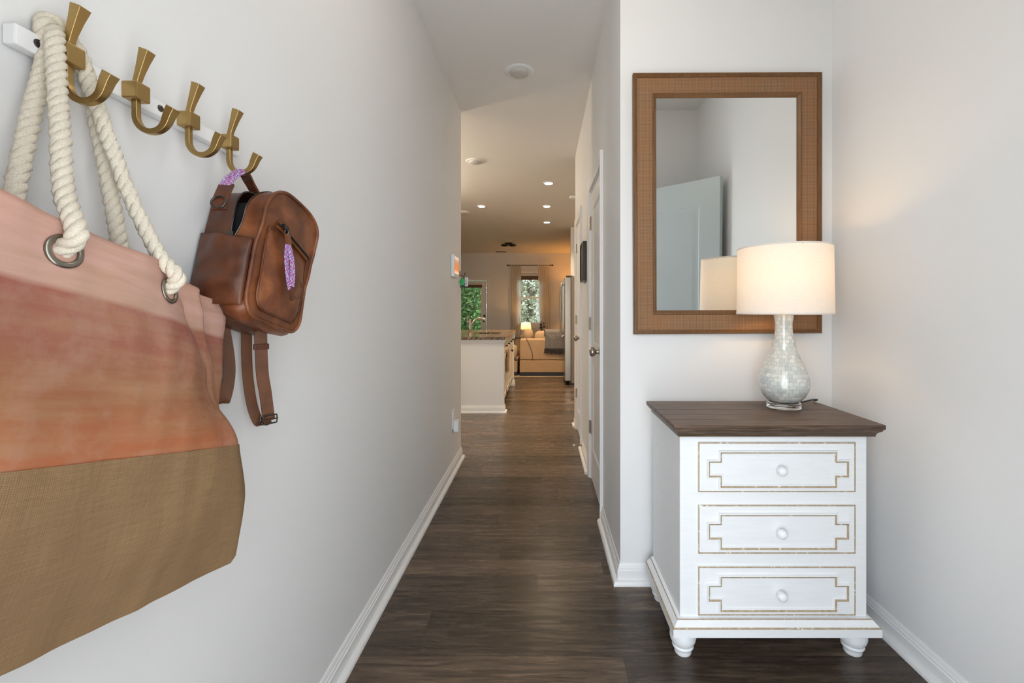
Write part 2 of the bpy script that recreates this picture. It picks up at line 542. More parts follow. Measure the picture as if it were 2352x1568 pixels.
s3 = m.node('SeparateXYZ'); m.link(co, s3.inputs[0])
wa = m.math('ABSOLUTE', m.math('SINE', m.math('MULTIPLY', s3.outputs[1], 1500)))
wb = m.math('ABSOLUTE', m.math('SINE', m.math('MULTIPLY', s3.outputs[2], 1500)))
th1 = m.noise(m.coord(scale=(1, 60, 3)), 8, 3); th2 = m.noise(m.coord(scale=(1, 3, 60)), 8, 3)
wv_ = m.math('MULTIPLY', m.math('ADD', wa, wb), .5)
fac = m.math('ADD', m.math('MULTIPLY', wv_, .4), m.math('MULTIPLY', m.math('ADD', th1, th2), .3))
blo = m.noise(co, 7, 4)
c1 = m.ramp(fac, [(.22, (.135, .082, .040)), (.55, (.245, .153, .078)), (.85, (.33, .215, .122))])
m.color(m.mix(m.ramp(blo, [(.35, (0, 0, 0)), (.75, (.45, .45, .45))]), c1, (.16, .10, .058))); m.bump(fac, .5, .001)
def leather(name, lo, mid, hi, rough=.42):
    m = NT(name, rough)
    n1 = m.noise(m.coord(), 16, 5, .6, .4); n2 = m.noise(m.coord(), 420, 3)
    m.color(m.ramp(n1, [(.28, lo), (.5, mid), (.74, hi)])); m.bump(m.math('ADD', m.math('MULTIPLY', n1, .8), m.math('MULTIPLY', n2, .35)), .22, .002)
leather('leather_tan', (.060, .016, .006), (.145, .042, .013), (.27, .090, .030), .36)
leather('leather_dark', (.042, .012, .005), (.092, .026, .009), (.165, .052, .018), .36)
leather('webbing_brown', (.10, .040, .018), (.145, .058, .027), (.19, .080, .038), .45)
m = NT('stitch_brown', .7, (.36, .15, .06))
m = NT('woven_pattern', .8)
co = m.coord()
vo = m.node('TexVoronoi', feature='F1', distance='MANHATTAN'); vo.inputs['Scale'].default_value = 70; m.link(co, vo.inputs['Vector'])
m.color(m.ramp(m.math('FRACT', m.math('MULTIPLY', vo.outputs['Distance'], 2.2)), [(0, (.60, .55, .75)), (.3, (.10, .055, .33)), (.5, (.62, .12, .16)), (.72, (.30, .18, .55)), (1, (.72, .66, .80))], 'CONSTANT'))

# granite
m = NT('granite', .12)
v1 = m.node('TexVoronoi'); v1.inputs['Scale'].default_value = 75; m.link(m.coord(), v1.inputs['Vector'])
n1 = m.noise(m.coord(), 60, 5, .7)
c1 = m.ramp(v1.outputs['Color'], [(0, (.03, .022, .018)), (.35, (.13, .085, .05)), (.6, (.34, .24, .15)), (1, (.55, .44, .32))], 'CONSTANT')
m.color(m.mix(m.ramp(n1, [(.4, (0, 0, 0)), (.7, (.7, .7, .7))]), c1, (.04, .03, .025)))

# ------------------------------------------------------------------ room shell
def sbox(name, boxes, mat, label=None, bevel=0):
    mb = MB()
    for a, b in boxes: mb.box(a, b)
    return struct(build(name, mb, mat, bevel=bevel), label)
sbox('floor', [((-4.2, .03, -.1), (3.2, 12.6, 0))], 'floor_boards', 'dark grey-brown wood plank floor running down the hall')
sbox('ceiling', [((-4.2, .03, ZC), (3.2, 12.6, ZC + .1))], 'ceiling_paint', 'white textured ceiling over entry, hall and kitchen')
sbox('wall_left', [((XL - .12, .05, 0), (XL, YLE, ZC))], 'wall_paint', 'long white wall on the left side of the hall')
sbox('wall_alcove', [((XH, YA, 0), (XR + .12, YA + .115, ZC))], 'wall_paint', 'white wall behind the dresser and mirror')
sbox('wall_right', [((XR, .05, 0), (XR + .12, YA, ZC))], 'wall_paint', 'white wall on the right of the dresser')
# hall wall with two door openings
D1, D2 = (2.567, 3.177), (3.905, 4.475)        # openings along y
DH = 1.995
hb = []
ys = [YA + .115, D1[0], D1[1], D2[0], D2[1], YHE]
for i in range(0, 6, 2): hb.append(((XH, ys[i], 0), (XH + .115, ys[i + 1], ZC)))
for d in (D1, D2): hb.append(((XH, d[0], DH), (XH + .115, d[1], ZC)))
sbox('wall_hall', hb, 'wall_paint', 'white hall wall with two closet doors')
DX0, DX1 = -.36, .56                           # front door opening
sbox('wall_front', [((XL - .12, .05, 0), (DX0, YW, ZC)), ((DX1, .05, 0), (XR + .12, YW, ZC)), ((DX0, .05, 2.05), (DX1, YW, ZC))], 'wall_paint')
sbox('wall_kitchen_front', [((-4.1, YLE - .12, 0), (XL - .12, YLE, ZC))], 'wall_paint')
sbox('wall_kitchen_left', [((-4.2, YLE - .12, 0), (-4.1, YF, ZC))], 'bounce_cut_tan')  # out of view, darkened so less light bounces to the far wall
sbox('wall_kitchen_right', [((XH + .115, YHE - .115, 0), (1.3, YHE, ZC)), ((1.2, YHE, 0), (1.3, 8.6, ZC))], 'wall_paint')
sbox('wall_fridge_end', [((.53, 8.60, 0), (3.1, 8.72, ZC))], 'wall_paint', 'white wall end beyond the refrigerator')
sbox('wall_living_right', [((3.1, 8.6, 0), (3.2, YF, ZC))], 'bounce_cut_tan')
WX0, WX1, WZ0, WZ1 = -.66, -.02, .80, 2.18      # window opening
PX0, PX1, PZ1 = -2.46, -1.53, 1.985             # patio door opening
sbox('wall_far', [((-4.2, YF, 0), (PX0, YF + .15, ZC)), ((PX0, YF, PZ1), (PX1, YF + .15, ZC)), ((PX1, YF, 0), (WX0, YF + .15, ZC)),
                  ((WX0, YF, 0), (WX1, YF + .15, WZ0)), ((WX0, YF, WZ1), (WX1, YF + .15, ZC)), ((WX1, YF, 0), (3.2, YF + .15, ZC))], 'wall_paint', 'far wall of the living room')
# baseboards with shoe moulding: (out, z)
BP = [(0, 0), (.033, 0), (.033, .008), (.030, .014), (.024, .018), (.0145, .019), (.0145, .056), (.011, .060), (.011, .066), (.0075, .070), (.0065, .078), (.003, .083), (0, .083)]
def bboard(name, path, label=None, h=1.0):
    mb = MB().sweep(path, [(o_, z * h) for o_, z in BP], lambda a, b, z: (a, b, z))
    return struct(build(name, mb, 'trim_white', smooth=30), label)
bb = bboard
bb('baseboard_left', [(XL, YLE), (XL, YW)], 'white baseboard along the left wall')
bb('baseboard_alcove', [(XR, YA), (XH, YA), (XH, D1[0] - .057)], 'white baseboard around the corner beside the dresser')
bb('baseboard_right', [(XR, YW), (XR, YA)], 'white baseboard along the right wall')
bb('baseboard_hall', [(XH, D1[1] + .057), (XH, D2[0] - .057)], 'white baseboard between the two closet doors')
bb('baseboard_hall_end', [(XH, D2[1] + .057), (XH, YHE), (XH + .115, YHE)], 'white baseboard past the far closet door')
bb('baseboard_far', [(PX1 + .06, YF), (3.1, YF)][::-1], 'baseboard along the far wall')

# casings
CP = [(0, 0), (0, .010), (.008, .013), (.030, .0155), (.050, .018), (.057, .018), (.057, 0)]    # across from opening, thickness
def casing(name, y0, y1, zt, X, sgn, label):
    mb = MB().sweep([(y0, 0), (y0, zt), (y1, zt), (y1, 0)], CP, lambda a, b, t: (X + sgn * t, a, b))
    return struct(build(name, mb, 'trim_white', smooth=30), label)
casing('trim_1', D1[0], D1[1], DH, XH, -1, 'white casing around the near closet door')
casing('trim_2', D2[0], D2[1], DH, XH, -1, 'white casing around the far closet door')
def jamb(name, d):
    sbox(name, [((XH, d[0], 0), (XH + .115, d[0] + .012, DH)), ((XH, d[1] - .012, 0), (XH + .115, d[1], DH)), ((XH, d[0], DH - .012), (XH + .115, d[1], DH))], 'trim_white')
jamb('trim_3', D1); jamb('trim_4', D2)

# panel door in local (a along width, b up, t out of face); fn maps to the world
def door_slab(wd, ht, th, panels, fn):
    mb = MB()
    def bx(a0, a1, b0, b1, t0, t1):
        P = [fn(a, b, t) for t in (t0, t1) for b in (b0, b1) for a in (a0, a1)]
        mb.add(P, [(0, 1, 3, 2), (4, 6, 7, 5), (0, 4, 5, 1), (2, 3, 7, 6), (0, 2, 6, 4), (1, 5, 7, 3)])
    bx(0, wd, 0, ht, -th, -.008)
    aa = [0] + sum([[p[0], p[1]] for p in panels[:1]], []) + [wd]
    bx(0, panels[0][0], 0, ht, -.008, 0); bx(panels[0][1], wd, 0, ht, -.008, 0)
    zs = [0] + sum([[p[2], p[3]] for p in panels], []) + [ht]
    for i in range(0, len(zs), 2): bx(panels[0][0], panels[0][1], zs[i], zs[i + 1], -.008, 0)
    for a0, a1, b0, b1 in panels:
        mb.sweep([(a0, b0), (a1, b0), (a1, b1), (a0, b1)], [(0, 0), (.006, -.001), (.014, -.007), (.024, -.008), (.034, -.007), (.050, -.0025), (.056, -.002)], lambda a, b, t: fn(a, b, t), closed=True, pclosed=False)
        i_ = .056
        mb.add([fn(a0 + i_, b0 + i_, -.002), fn(a1 - i_, b0 + i_, -.002), fn(a1 - i_, b1 - i_, -.002), fn(a0 + i_, b1 - i_, -.002)], [(0, 1, 2, 3)])
    return mb
def knob_x(c, sgn=-1):
    """door knob on an axis along x, c is on the door face"""
    P = [(.031, 0), (.031, .004), (.026, .008), (.012, .011), (.011, .024), (.016, .030), (.025, .037), (.0285, .046), (.027, .056), (.020, .063), (.008, .066), (0, .0665)]
    return MB().lathe([(r_, sgn * z) for r_, z in P], c, 28, 'x', caps=False)
def closet(name, d, label):
    y0, y1 = d[0] + .015, d[1] - .015
    wd = y1 - y0; ht = DH - .03
    root = sroot(name, (XH + .02, (y0 + y1) / 2, .012), label)
    XF = XH + .004                                    # door face just inside the casing
    fn = lambda a, b, t: (XF - t, y0 + a, .012 + b)
    mrg = .10
    build('door_panel', door_slab(wd, ht, .035, [(mrg, wd - mrg, .20, .80), (mrg, wd - mrg, .93, ht - .12)], fn), 'door_white', root, smooth=25)
    build('door_knob', knob_x((XF, y0 + .062, .925)), 'nickel', root, smooth=40)
    for z in (.358, 1.075, 1.772):
        mb = MB().lathe([(.0068, -.044), (.0068, .044)], (XF - .008, y1 + .004, z), 12)
        for k in range(-2, 3): mb.lathe([(.0074, -.007), (.0074, .007)], (XF - .008, y1 + .004, z + k * .0176), 12)
        mb.box((XF - .004, y1 - .034, z - .044), (XF - .0005, y1 + .004, z + .044))
        build('hinge', mb, 'nickel', root, smooth=40)
    return root
closet('door_2', D1, 'near white panelled closet door with a nickel knob')
closet('door_3', D2, 'far white panelled closet door with a nickel knob')

# front door, swung open against the right wall (seen in the mirror)
def front_door():
    hx, hy = .575, YW + .03
    ang = math.atan2(.61, .60)
    ca, sa = math.cos(ang), math.sin(ang)
    root = sroot('door_1', (hx, hy, .01), 'blue grey front door standing open, seen in the mirror')
    def fn(a, b, t): return (hx + ca * a - sa * t, hy + sa * a + ca * t, .01 + b)
    build('door_panel', door_slab(.86, 2.03, .044, [(.14, .72, .25, .85), (.14, .72, 1.02, 1.86)], fn), 'entry_door_paint', root, smooth=25)
    lock = MB(); 
    P = [fn(.8605, 1.04 + s_, t) for t in (-.032, -.012) for s_ in (-.03, .03)]; Q = [fn(.864, 1.04 + s_, t) for t in (-.032, -.012) for s_ in (-.03, .03)]
    lock.add(P + Q, [(0, 1, 3, 2), (4, 6, 7, 5), (0, 4, 5, 1), (2, 3, 7, 6), (0, 2, 6, 4), (1, 5, 7, 3)])
    build('strike_plate', lock, 'nickel', root)
front_door()
fc = MB().sweep([(DX0, 0), (DX0, 2.05), (DX1, 2.05), (DX1, 0)], CP, lambda a, b, t: (a, YW + t, b))
struct(build('trim_5', fc, 'trim_white', smooth=30), 'white casing around the front door opening')

# far window and patio door
def far_window():
    root = sroot('window_1', ((WX0 + WX1) / 2, YF, WZ0), 'double hung white window in the far wall showing trees')
    y0, y1 = YF + .05, YF + .11
    mb = MB()
    zmid = 1.52
    for x0, x1, z0, z1 in ((WX0, WX0 + .035, WZ0, WZ1), (WX1 - .035, WX1, WZ0, WZ1), (WX0, WX1, WZ0, WZ0 + .04), (WX0, WX1, WZ1 - .04, WZ1), (WX0, WX1, zmid - .022, zmid + .022)):
        mb.box((x0, y0, z0), (x1, y1, z1))
    build('window_frame', mb, 'trim_white', root, bevel=.003)
    build('upper_pane', MB().box((WX0 + .03, YF + .078, zmid), (WX1 - .03, YF + .082, WZ1 - .03)), 'window_glass', root)
    build('lower_pane', MB().box((WX0 + .03, YF + .068, WZ0 + .03), (WX1 - .03, YF + .072, zmid)), 'window_glass', root)
    build('window_sill', MB().box((WX0 - .06, YF - .05, WZ0 - .03), (WX1 + .06, YF + .05, WZ0)).box((WX0 - .05, YF - .02, WZ0 - .11), (WX1 + .05, YF, WZ0 - .03)), 'trim_white', root, bevel=.004)
    cs = MB().sweep([(WX0, WZ0), (WX0, WZ1), (WX1, WZ1), (WX1, WZ0)], CP, lambda a, b, t: (a, YF - t, b))
    build('window_casing', cs, 'trim_white', root, smooth=30)
far_window()
def patio():
    root = sroot('door_4', ((PX0 + PX1) / 2, YF, 0), 'glazed patio door in the far wall showing green trees')
    y0, y1 = YF + .03, YF + .075
    mb = MB(); st = .165
    for x0, x1, z0, z1 in ((PX0 + .015, PX0 + st, .02, PZ1 - .015), (PX1 - st, PX1 - .015, .02, PZ1 - .015), (PX0 + st, PX1 - st, .02, .28), (PX0 + st, PX1 - st, 1.80, PZ1 - .015)):
        mb.box((x0, y0, z0), (x1, y1, z1))
    build('door_panel', mb, 'door_white', root, bevel=.003)
    build('glass_pane', MB().box((PX0 + st - .01, YF + .05, .27), (PX1 - st + .01, YF + .054, 1.81)), 'window_glass', root)
    kp = [(.030, 0), (.030, .006), (.011, .012), (.011, .03), (.026, .042), (.027, .055), (.014, .066), (0, .067)]
    build('door_knob', MB().lathe([(r_, -z) for r_, z in kp], (PX1 - .075, y0, .88), 20, 'y', caps=False), 'dark_bronze', root, smooth=40)
    build('deadbolt', MB().lathe([(r_, -z) for r_, z in [(.032, 0), (.032, .012), (.022, .018), (.0, .019)]], (PX1 - .065, y0, 1.02), 20, 'y', caps=False), 'dark_bronze', root, smooth=40)
    cs = MB().sweep([(PX0, 0), (PX0, PZ1), (PX1, PZ1), (PX1, 0)], CP, lambda a, b, t: (a, YF - t, b))
    build('door_casing', cs, 'trim_white', root, smooth=30)
patio()

# ------------------------------------------------------------------ coat rack with four hooks
RX = XL + .018                                    # front face of the rail
rack = thing('coat_rack', (XL, .742, 1.498), 'white wooden wall rail carrying four brass double hooks', 'coat rack')
rail = MB().box((XL + .001, .545, 1.485), (RX, .951, 1.511))
build('rail', rail, 'trim_white', rack, bevel=.0025)
def screw(y, z):
    mb = MB().lathe([(.0055, 0), (.0050, .0016), (.0030, .0026), (0, .0028)], (RX, y, z), 16, 'x', caps=False)
    mb.box((RX + .0024, y - .0035, z - .0007), (RX + .0031, y + .0035, z + .0007))
    build('screw', mb, 'gunmetal', rack, smooth=40)
for y in (.570, .752, .928): screw(y, 1.499)
def hook(y):
    """diamond section prong that flares at both ends, held by a square clamp"""
    xs_ = RX + .012
    up = [Vector((xs_, y, 1.498)), Vector((xs_ + .0008, y, 1.512)), Vector((xs_ + .0050, y, 1.526)), Vector((xs_ + .0108, y, 1.5435)), Vector((xs_ + .0170, y, 1.561))]
    J = []
    r_ = .0245; zc_ = 1.463
    for i in range(15):
        a = math.pi + i / 14 * (math.pi * 0.90)
        J.append(Vector((xs_ + r_ + r_ * math.cos(a), y, zc_ + r_ * 1.05 * math.sin(a))))
    J.append(J[-1] + Vector((.004, 0, .010))); J.append(J[-1] + Vector((.0048, 0, .0085)))
    pts = up[::-1] + [Vector((xs_, y, 1.48))] + J
    n_ = len(pts)
    rad = [.0108, .0084, .0067, .0060, .0059, .0059] + [.0061] * 9 + [.0063, .0065, .0068, .0072, .0077, .0083, .0090, .0098]
    rad = (rad + [.0098] * n_)[:n_]
    # turn the square section 45 degrees: build again with 8 sides pinched to a diamond
    mb = MB(); P = pts; o_ = 0
    for i in range(n_):
        t = (P[min(i + 1, n_ - 1)] - P[max(i - 1, 0)]).normalized()
        a = Vector((0, 1, 0)); b = t.cross(a)
        for k in range(8):
            g = math.pi / 4 * k
            q = 1.0 if k % 2 == 1 else .735
            mb.v.append(tuple(P[i] + (a * math.cos(g) + b * math.sin(g) * .95) * rad[i] * q))
    for i in range(n_ - 1):
        for k in range(8):
            l = (k + 1) % 8
            mb.f.append((i * 8 + k, i * 8 + l, i * 8 + 8 + l, i * 8 + 8 + k))
    mb.f.append(tuple(range(7, -1, -1))); mb.f.append(tuple((n_ - 1) * 8 + k for k in range(8)))
    h = build('hook', mb, 'brass', rack, smooth=25, bevel=.0007)
    cl = MB().box((RX, y - .0125, 1.4845), (xs_ + .0118, y + .0125, 1.5105))
    build('clamp', cl, 'brass', h, bevel=.0022)
HY = [.594, .694, .797, .9007]
for y in HY: hook(y)

# ------------------------------------------------------------------ tote bag
TA = R(-12.4)
TB = Vector((XL, .556, .786))                       # bottom centre against the wall
tote = thing('tote_bag', TB, 'striped pink and orange canvas tote with burlap base hanging from nearest hook', 'tote bag', rot=(TA, 0, 0))
TM = Matrix.Translation(TB) @ Matrix.Rotation(TA, 4, 'X')
TI = TM.inverted()
TV = [0, .10, .193, .30, .40, .465]
def tote_loop(v, off=0.0):
    fr_ = interp(TV, [.232, .212, .186, .125, .062, .040], v)
    fl_ = interp(TV, [-.235, -.235, -.235, -.235, -.235, -.235], v)
    wf = interp(TV, [.118, .136, .138, .130, .124, .120], v)
    rr_ = interp(TV, [.236, .226, .218, .214, .212, .212], v)
    wr = interp(TV, [.060, .068, .070, .068, .064, .060], v)
    pts = []
    def seg(a, b, n):
        for i in range(n): pts.append((lerp(a[0], b[0], i / n), lerp(a[1], b[1], i / n)))
    BLw = .008
    seg((fl_, wf), (fr_, wf), 44)                      # front panel
    st = interp([0, .12, .30, .465], [0, .010, .034, .050], v)
    mu, mw = lerp(fr_, rr_, .45), lerp(wf - st, wr, .45)
    seg((fr_, wf), (fr_ + .004 + st * .25, wf - st), 4)
    seg((fr_ + .004 + st * .25, wf - st), (mu, mw + st * .18), 6)
    seg((mu, mw + st * .18), (mu + .004, mw - st * .30), 2)
    seg((mu + .004, mw - st * .30), (rr_, wr), 4)       # gusset, outer fold
    seg((rr_, wr), (rr_ - .03, BLw), 10)
    seg((rr_ - .03, BLw), (fl_ + .02, BLw), 30)        # back panel
    seg((fl_ + .02, BLw), (fl_ - .012, wr), 10)
    seg((fl_ - .012, wr), (fl_, wf), 10)
    n = len(pts); out = []
    for k in range(n):                                 # soften the corners
        q = [pts[(k + d) % n] for d in (-1, 0, 1)]
        out.append((sum(p[0] for p in q) / 3, sum(p[1] for p in q) / 3))
    return out
def tote_pt(k, v, off=0.0):
    lp = tote_loop(v); n = len(lp)
    u_, w_ = lp[k]
    a = lp[(k - 1) % n]; b = lp[(k + 1) % n]
    d = Vector((b[0] - a[0], b[1] - a[1])); d.normalize()
    nn = (-d.y, d.x)
    wr = .009 * mnoise.noise(Vector((u_ * 9, v * 6, 3.1))) + .0045 * mnoise.noise(Vector((u_ * 26, v * 9, 7.7)))
    if w_ < .02: wr = 0
    if k >= 44 and k < 62:                              # pleats of the gusset
        t = (k - 44) / 18
        wr *= .5
    bulge = 0
    if k < 44:
        t = k / 44
        bulge = .012 * math.sin(math.pi * t) * math.sin(math.pi * min(1, v / .465))
    sag = -.012 * math.sin(math.pi * (k / 44)) * max(0, (v - .40) / .065) if k < 44 else 0
    if k >= 44 and k < 62: sag = -.010 * max(0, (v - .38) / .085) * math.sin((k - 44) / 18 * math.pi * .5) * 2
    o_ = wr + off + bulge
    if k < 50:
        bend = interp([0, .15, .32, .465], [0, .004, .026, .040], v)
        q = (k / 44 - .66) / .34
        if q > 0: w_ -= bend * min(1, q) ** 1.7 if k <= 44 else bend * max(0, 1 - (k - 44) / 6)
    return (max(.004, w_ + nn[1] * o_), u_ + nn[0] * o_, v + sag)
NT_ = len(tote_loop(.1))
def tote_mesh(v0, v1, rows, off):
    mb = MB()
    for j in range(rows + 1):
        v = lerp(v0, v1, j / rows)
        for k in range(NT_): mb.v.append(tote_pt(k, v, off))
    for j in range(rows):
        for k in range(NT_):
            l = (k + 1) % NT_
            mb.f.append((j * NT_ + k, j * NT_ + l, (j + 1) * NT_ + l, (j + 1) * NT_ + k))
    return mb
body = tote_mesh(.186, .465, 36, 0)
build('canvas_panel', body, 'canvas_print', tote, local=True, smooth=50, solid=.0018)
bur = tote_mesh(.006, .1945, 22, .0022)
# rounded lower edge and bottom
base0 = [tote_pt(k, .006, .0022) for k in range(NT_)]
cx_ = sum(p[0] for p in base0) / NT_; cy_ = sum(p[1] for p in base0) / NT_
o1 = len(bur.v)
for s_, z in ((.93, -.004), (.5, -.007)):
    for p in base0: bur.v.append((cx_ + (p[0] - cx_) * s_, cy_ + (p[1] - cy_) * (1 - (1 - s_) * .35), z))
for k in range(NT_):
    l = (k + 1) % NT_
    bur.f.append((k, l, o1 + l, o1 + k)); bur.f.append((o1 + k, o1 + l, o1 + NT_ + l, o1 + NT_ + k))
bur.f.append(tuple(range(o1 + NT_, o1 + 2 * NT_)))
build('burlap_base', bur, 'burlap', tote, local=True, smooth=50)
def front_w(u_, v):
    lp = tote_loop(v)
    k = 0
    while k < 42 and lp[k + 1][0] < u_: k += 1
    t = min(1, max(0, (u_ - lp[k][0]) / max(1e-6, lp[k + 1][0] - lp[k][0])))
    return lerp(tote_pt(k, v)[0], tote_pt(k + 1, v)[0], t)
for u_, v in ((-.152, .421), (.004, .418)):
    w_ = front_w(u_, v) + .001
    rim = []
    for i in range(28):
        a = 2 * math.pi * i / 28
        ru, rv = u_ + .0155 * math.cos(a), v + .0155 * math.sin(a)
        rim.append((front_w(ru, rv) + .002, ru, rv))
    g = MB().tube(rim, .0036, 8, closed=True, sq=(.6, 1))
    build('grommet', g, 'grommet_metal', tote, local=True, smooth=60)
def rope(pts, Rr, n=90):
    mb = MB(); P = smooth_path(pts, n)
    L = [0]
    for i in range(n): L.append(L[-1] + (P[i + 1] - P[i]).length)
    u = Vector((1, 0, 0)); fr_ = []
    for i in range(n + 1):
        t = (P[min(i + 1, n)] - P[max(i - 1, 0)]).normalized()
        u = (u - t * u.dot(t)).normalized(); fr_.append((u.copy(), t.cross(u)))
    for s_ in range(3):
        q = []
        for i in range(n + 1):
            a = 2 * math.pi * (s_ / 3 + L[i] / .040)
            q.append(P[i] + (fr_[i][0] * math.cos(a) + fr_[i][1] * math.sin(a)) * Rr * .51)
        mb.tube(q, Rr * .575, 8)
    mb.v = [tuple(TI @ Vector(p)) for p in mb.v]
    return mb
gA = TM @ Vector((front_w(-.152, .424) + .004, -.152, .424)); gB = TM @ Vector((front_w(.004, .421) + .004, .004, .421))
fpath = [gA + Vector((-.022, 0, -.010)), gA + Vector((-.002, .000, .002)), gA + Vector((.009, .001, .018)), wx(147, 440, -.542), wx(138, 300, -.572), wx(130, 170, -.603), Vector((-.618, .5765, 1.508)),
         Vector((-.634, .594, 1.527)), Vector((-.626, .613, 1.508)), wx(222, 240, -.608), wx(290, 430, -.578), wx(362, 580, -.545), gB + Vector((.009, -.001, .018)), gB + Vector((-.002, 0, .002)), gB + Vector((-.022, 0, -.010))]
build('rope_handle', rope(fpath, .0098, 150), 'rope_cotton', tote, local=True, smooth=60)
bpath = [wx(-5, 640, -.600), wx(22, 500, -.602), wx(68, 280, -.618), wx(106, 130, -.630), Vector((-.636, .580, 1.530)), Vector((-.637, .596, 1.541)), Vector((-.636, .612, 1.528)), wx(192, 150, -.629), wx(226, 300, -.620), wx(264, 500, -.604), wx(282, 610, -.598)]
build('rope_handle', rope(bpath, .0098, 150), 'rope_cotton', tote, local=True, smooth=60)

# ------------------------------------------------------------------ leather backpack
BA = R(-15)
BO = Vector((XL + .004, .818, 1.160))                  # near lower back corner
pack = thing('backpack', BO, 'small tan leather backpack hanging unzipped from the farthest brass hook', 'backpack', rot=(BA, 0, 0))
BM = Matrix.Translation(BO) @ Matrix.Rotation(BA, 4, 'X'); BI = BM.inverted()
BW, BH = .190, .268
def arch(n=72, ins=0.0, top=BH):
    """closed outline (u, v) of the pack, from the lower near corner upwards over the top"""
    P = []
    rc = .038
    def arc(cx__, cy__, rx, ry, a0, a1, k):
        for i in range(k): 
            a = lerp(a0, a1, i / k); P.append((cx__ + rx * math.cos(a), cy__ + ry * math.sin(a)))
    arc(rc, rc, rc, rc, 1.5 * math.pi, math.pi, 6)
    for i in range(14): P.append((0, lerp(rc, top * .70, i / 14)))
    for i in range(26):
        a = math.pi * (1 - i / 26)
        c, s_ = math.cos(a), math.sin(a)
        P.append((BW / 2 + BW / 2 * math.copysign(abs(c) ** .62, c), top * .70 + top * .30 * abs(s_) ** .66))
    for i in range(14): P.append((BW, lerp(top * .70, rc, i / 14)))
    arc(BW - rc, rc, rc, rc, 2 * math.pi, 1.5 * math.pi, 6)
    for i in range(8): P.append((lerp(BW - rc, rc, i / 8), 0))
    if ins:
        cu, cv = BW / 2, top * .48
        P = [(cu + (u - cu) * (1 - ins / (BW / 2)), cv + (v - cv) * (1 - ins / (top * .5))) for u, v in P]
    return P
AR = arch(); NA = len(AR)
def opn(k):
    """how far the zip is open at outline point k (0..1)"""
    return interp([14, 20, 30, 40, 50, 54], [0, .45, 1, 1, .3, 0], k) if 14 < k < 54 else 0
WB, WZ, WF = 0.0, .060, .106
def lean(k):
    return opn(k) * .034
def pack_noise(u, v, w_): return .0035 * mnoise.noise(Vector((u * 22, v * 22, w_ * 22 + 5))) 
def strip(rows, ins_fn, w_fn):
    mb = MB()
    for j in range(rows + 1):
        s_ = j / rows
        for k, (u, v) in enumerate(AR):
            ins = ins_fn(s_)
            cu, cv = BW / 2, BH * .48
            U = cu + (u - cu) * (1 - ins / (BW / 2)); V = cv + (v - cv) * (1 - ins / (BH * .5))
            w_ = w_fn(s_, k)
            nn = pack_noise(u, v, w_)
            d = Vector((u - cu, v - cv)).normalized()
            sink = -.005 * math.sin(math.pi * s_) * (1 - min(1, opn(k)))
            if v < .02: sink = .010 * math.sin(math.pi * s_)
            mb.v.append((w_, U + d.x * (nn + sink), V + d.y * (nn + sink)))
    for j in range(rows):
        for k in range(NA):
            l = (k + 1) % NA
            mb.f.append((j * NA + k, j * NA + l, (j + 1) * NA + l, (j + 1) * NA + k))
    return mb
bk_ = strip(6, lambda s_: lerp(.010, 0.0, min(1, s_ * 2)), lambda s_, k: lerp(0, WZ - .006 * opn(k), s_))
bk_.f.append(tuple(range(NA)))
build('back_panel', bk_, 'leather_dark', pack, local=True, smooth=60)
def frontw(k, s_): return lerp(WZ + .036 * opn(k), WF + lean(k) * .5, s_)
ft_ = strip(6, lambda s_: 0.0 if s_ < .8 else .002, lambda s_, k: frontw(k, s_))
build('side_gusset', ft_, 'leather_tan', pack, local=True, smooth=60)
# front face, slightly domed
def face_w(u, v):
    o_ = 0
    if v > .15: o_ = .012 * interp([.15, .22, .285], [0, .8, 1], v)
    du, dv = (u - BW / 2) / (BW / 2), (v - BH * .45) / (BH * .55)
    return WF + o_ + .012 * max(0, 1 - du * du) * max(0, 1 - dv * dv)
def disc_face(mb, outline, wfun, rings=8, ins0=.002, dz=0.0):
    o_ = len(mb.v); n = len(outline)
    cu = sum(p[0] for p in outline) / n; cv = sum(p[1] for p in outline) / n
    for j in range(rings):
        s_ = 1 - j / rings
        for u, v in outline:
            U, V = cu + (u - cu) * s_, cv + (v - cv) * s_
            mb.v.append((wfun(U, V, s_) + dz + .5 * pack_noise(U, V, .3), U, V))
    mb.v.append((wfun(cu, cv, 0) + dz, cu, cv))
    for j in range(rings - 1):
        for k in range(n):
            l = (k + 1) % n
            mb.f.append((o_ + j * n + k, o_ + j * n + l, o_ + (j + 1) * n + l, o_ + (j + 1) * n + k))
    for k in range(n): mb.f.append((o_ + (rings - 1) * n + k, o_ + (rings - 1) * n + (k + 1) % n, o_ + rings * n))
def fw(U, V, s_): return lerp(face_w(U, V), frontw_uv(U, V), max(0, (s_ - .85) / .15))
def frontw_uv(U, V):
    k = min(range(NA), key=lambda i: (AR[i][0] - U) ** 2 + (AR[i][1] - V) ** 2)
    return WF + lean(k) * .5
ff = MB(); disc_face(ff, arch(ins=.001), fw, 10)
build('front_panel', ff, 'leather_tan', pack, local=True, smooth=60)
pip = [(frontw(k, 1) + .001, u, v) for k, (u, v) in enumerate(AR)]
build('piping', MB().tube(pip, .0036, 8, closed=True), 'leather_tan', pack, local=True, smooth=60)
pip2 = []
for k, (u, v) in enumerate(arch(ins=.010)):
    if 2 <= k <= 56: pip2.append((fw(u, v, .9) + .0008, u, v))
# lining shell inside the opening
ln = MB()
AL = arch(ins=.017)
for w_ in (.010, .092):
    for u, v in AL: ln.v.append((w_ + (.010 if (w_ > .05 and v > .2) else 0), u, v))
for k in range(NA):
    l = (k + 1) % NA
    ln.f.append((k, l, NA + l, NA + k))
ln.f.append(tuple(range(NA))); ln.f.append(tuple(range(NA, 2 * NA)))
build('lining', ln, 'lining_black', pack, local=True)
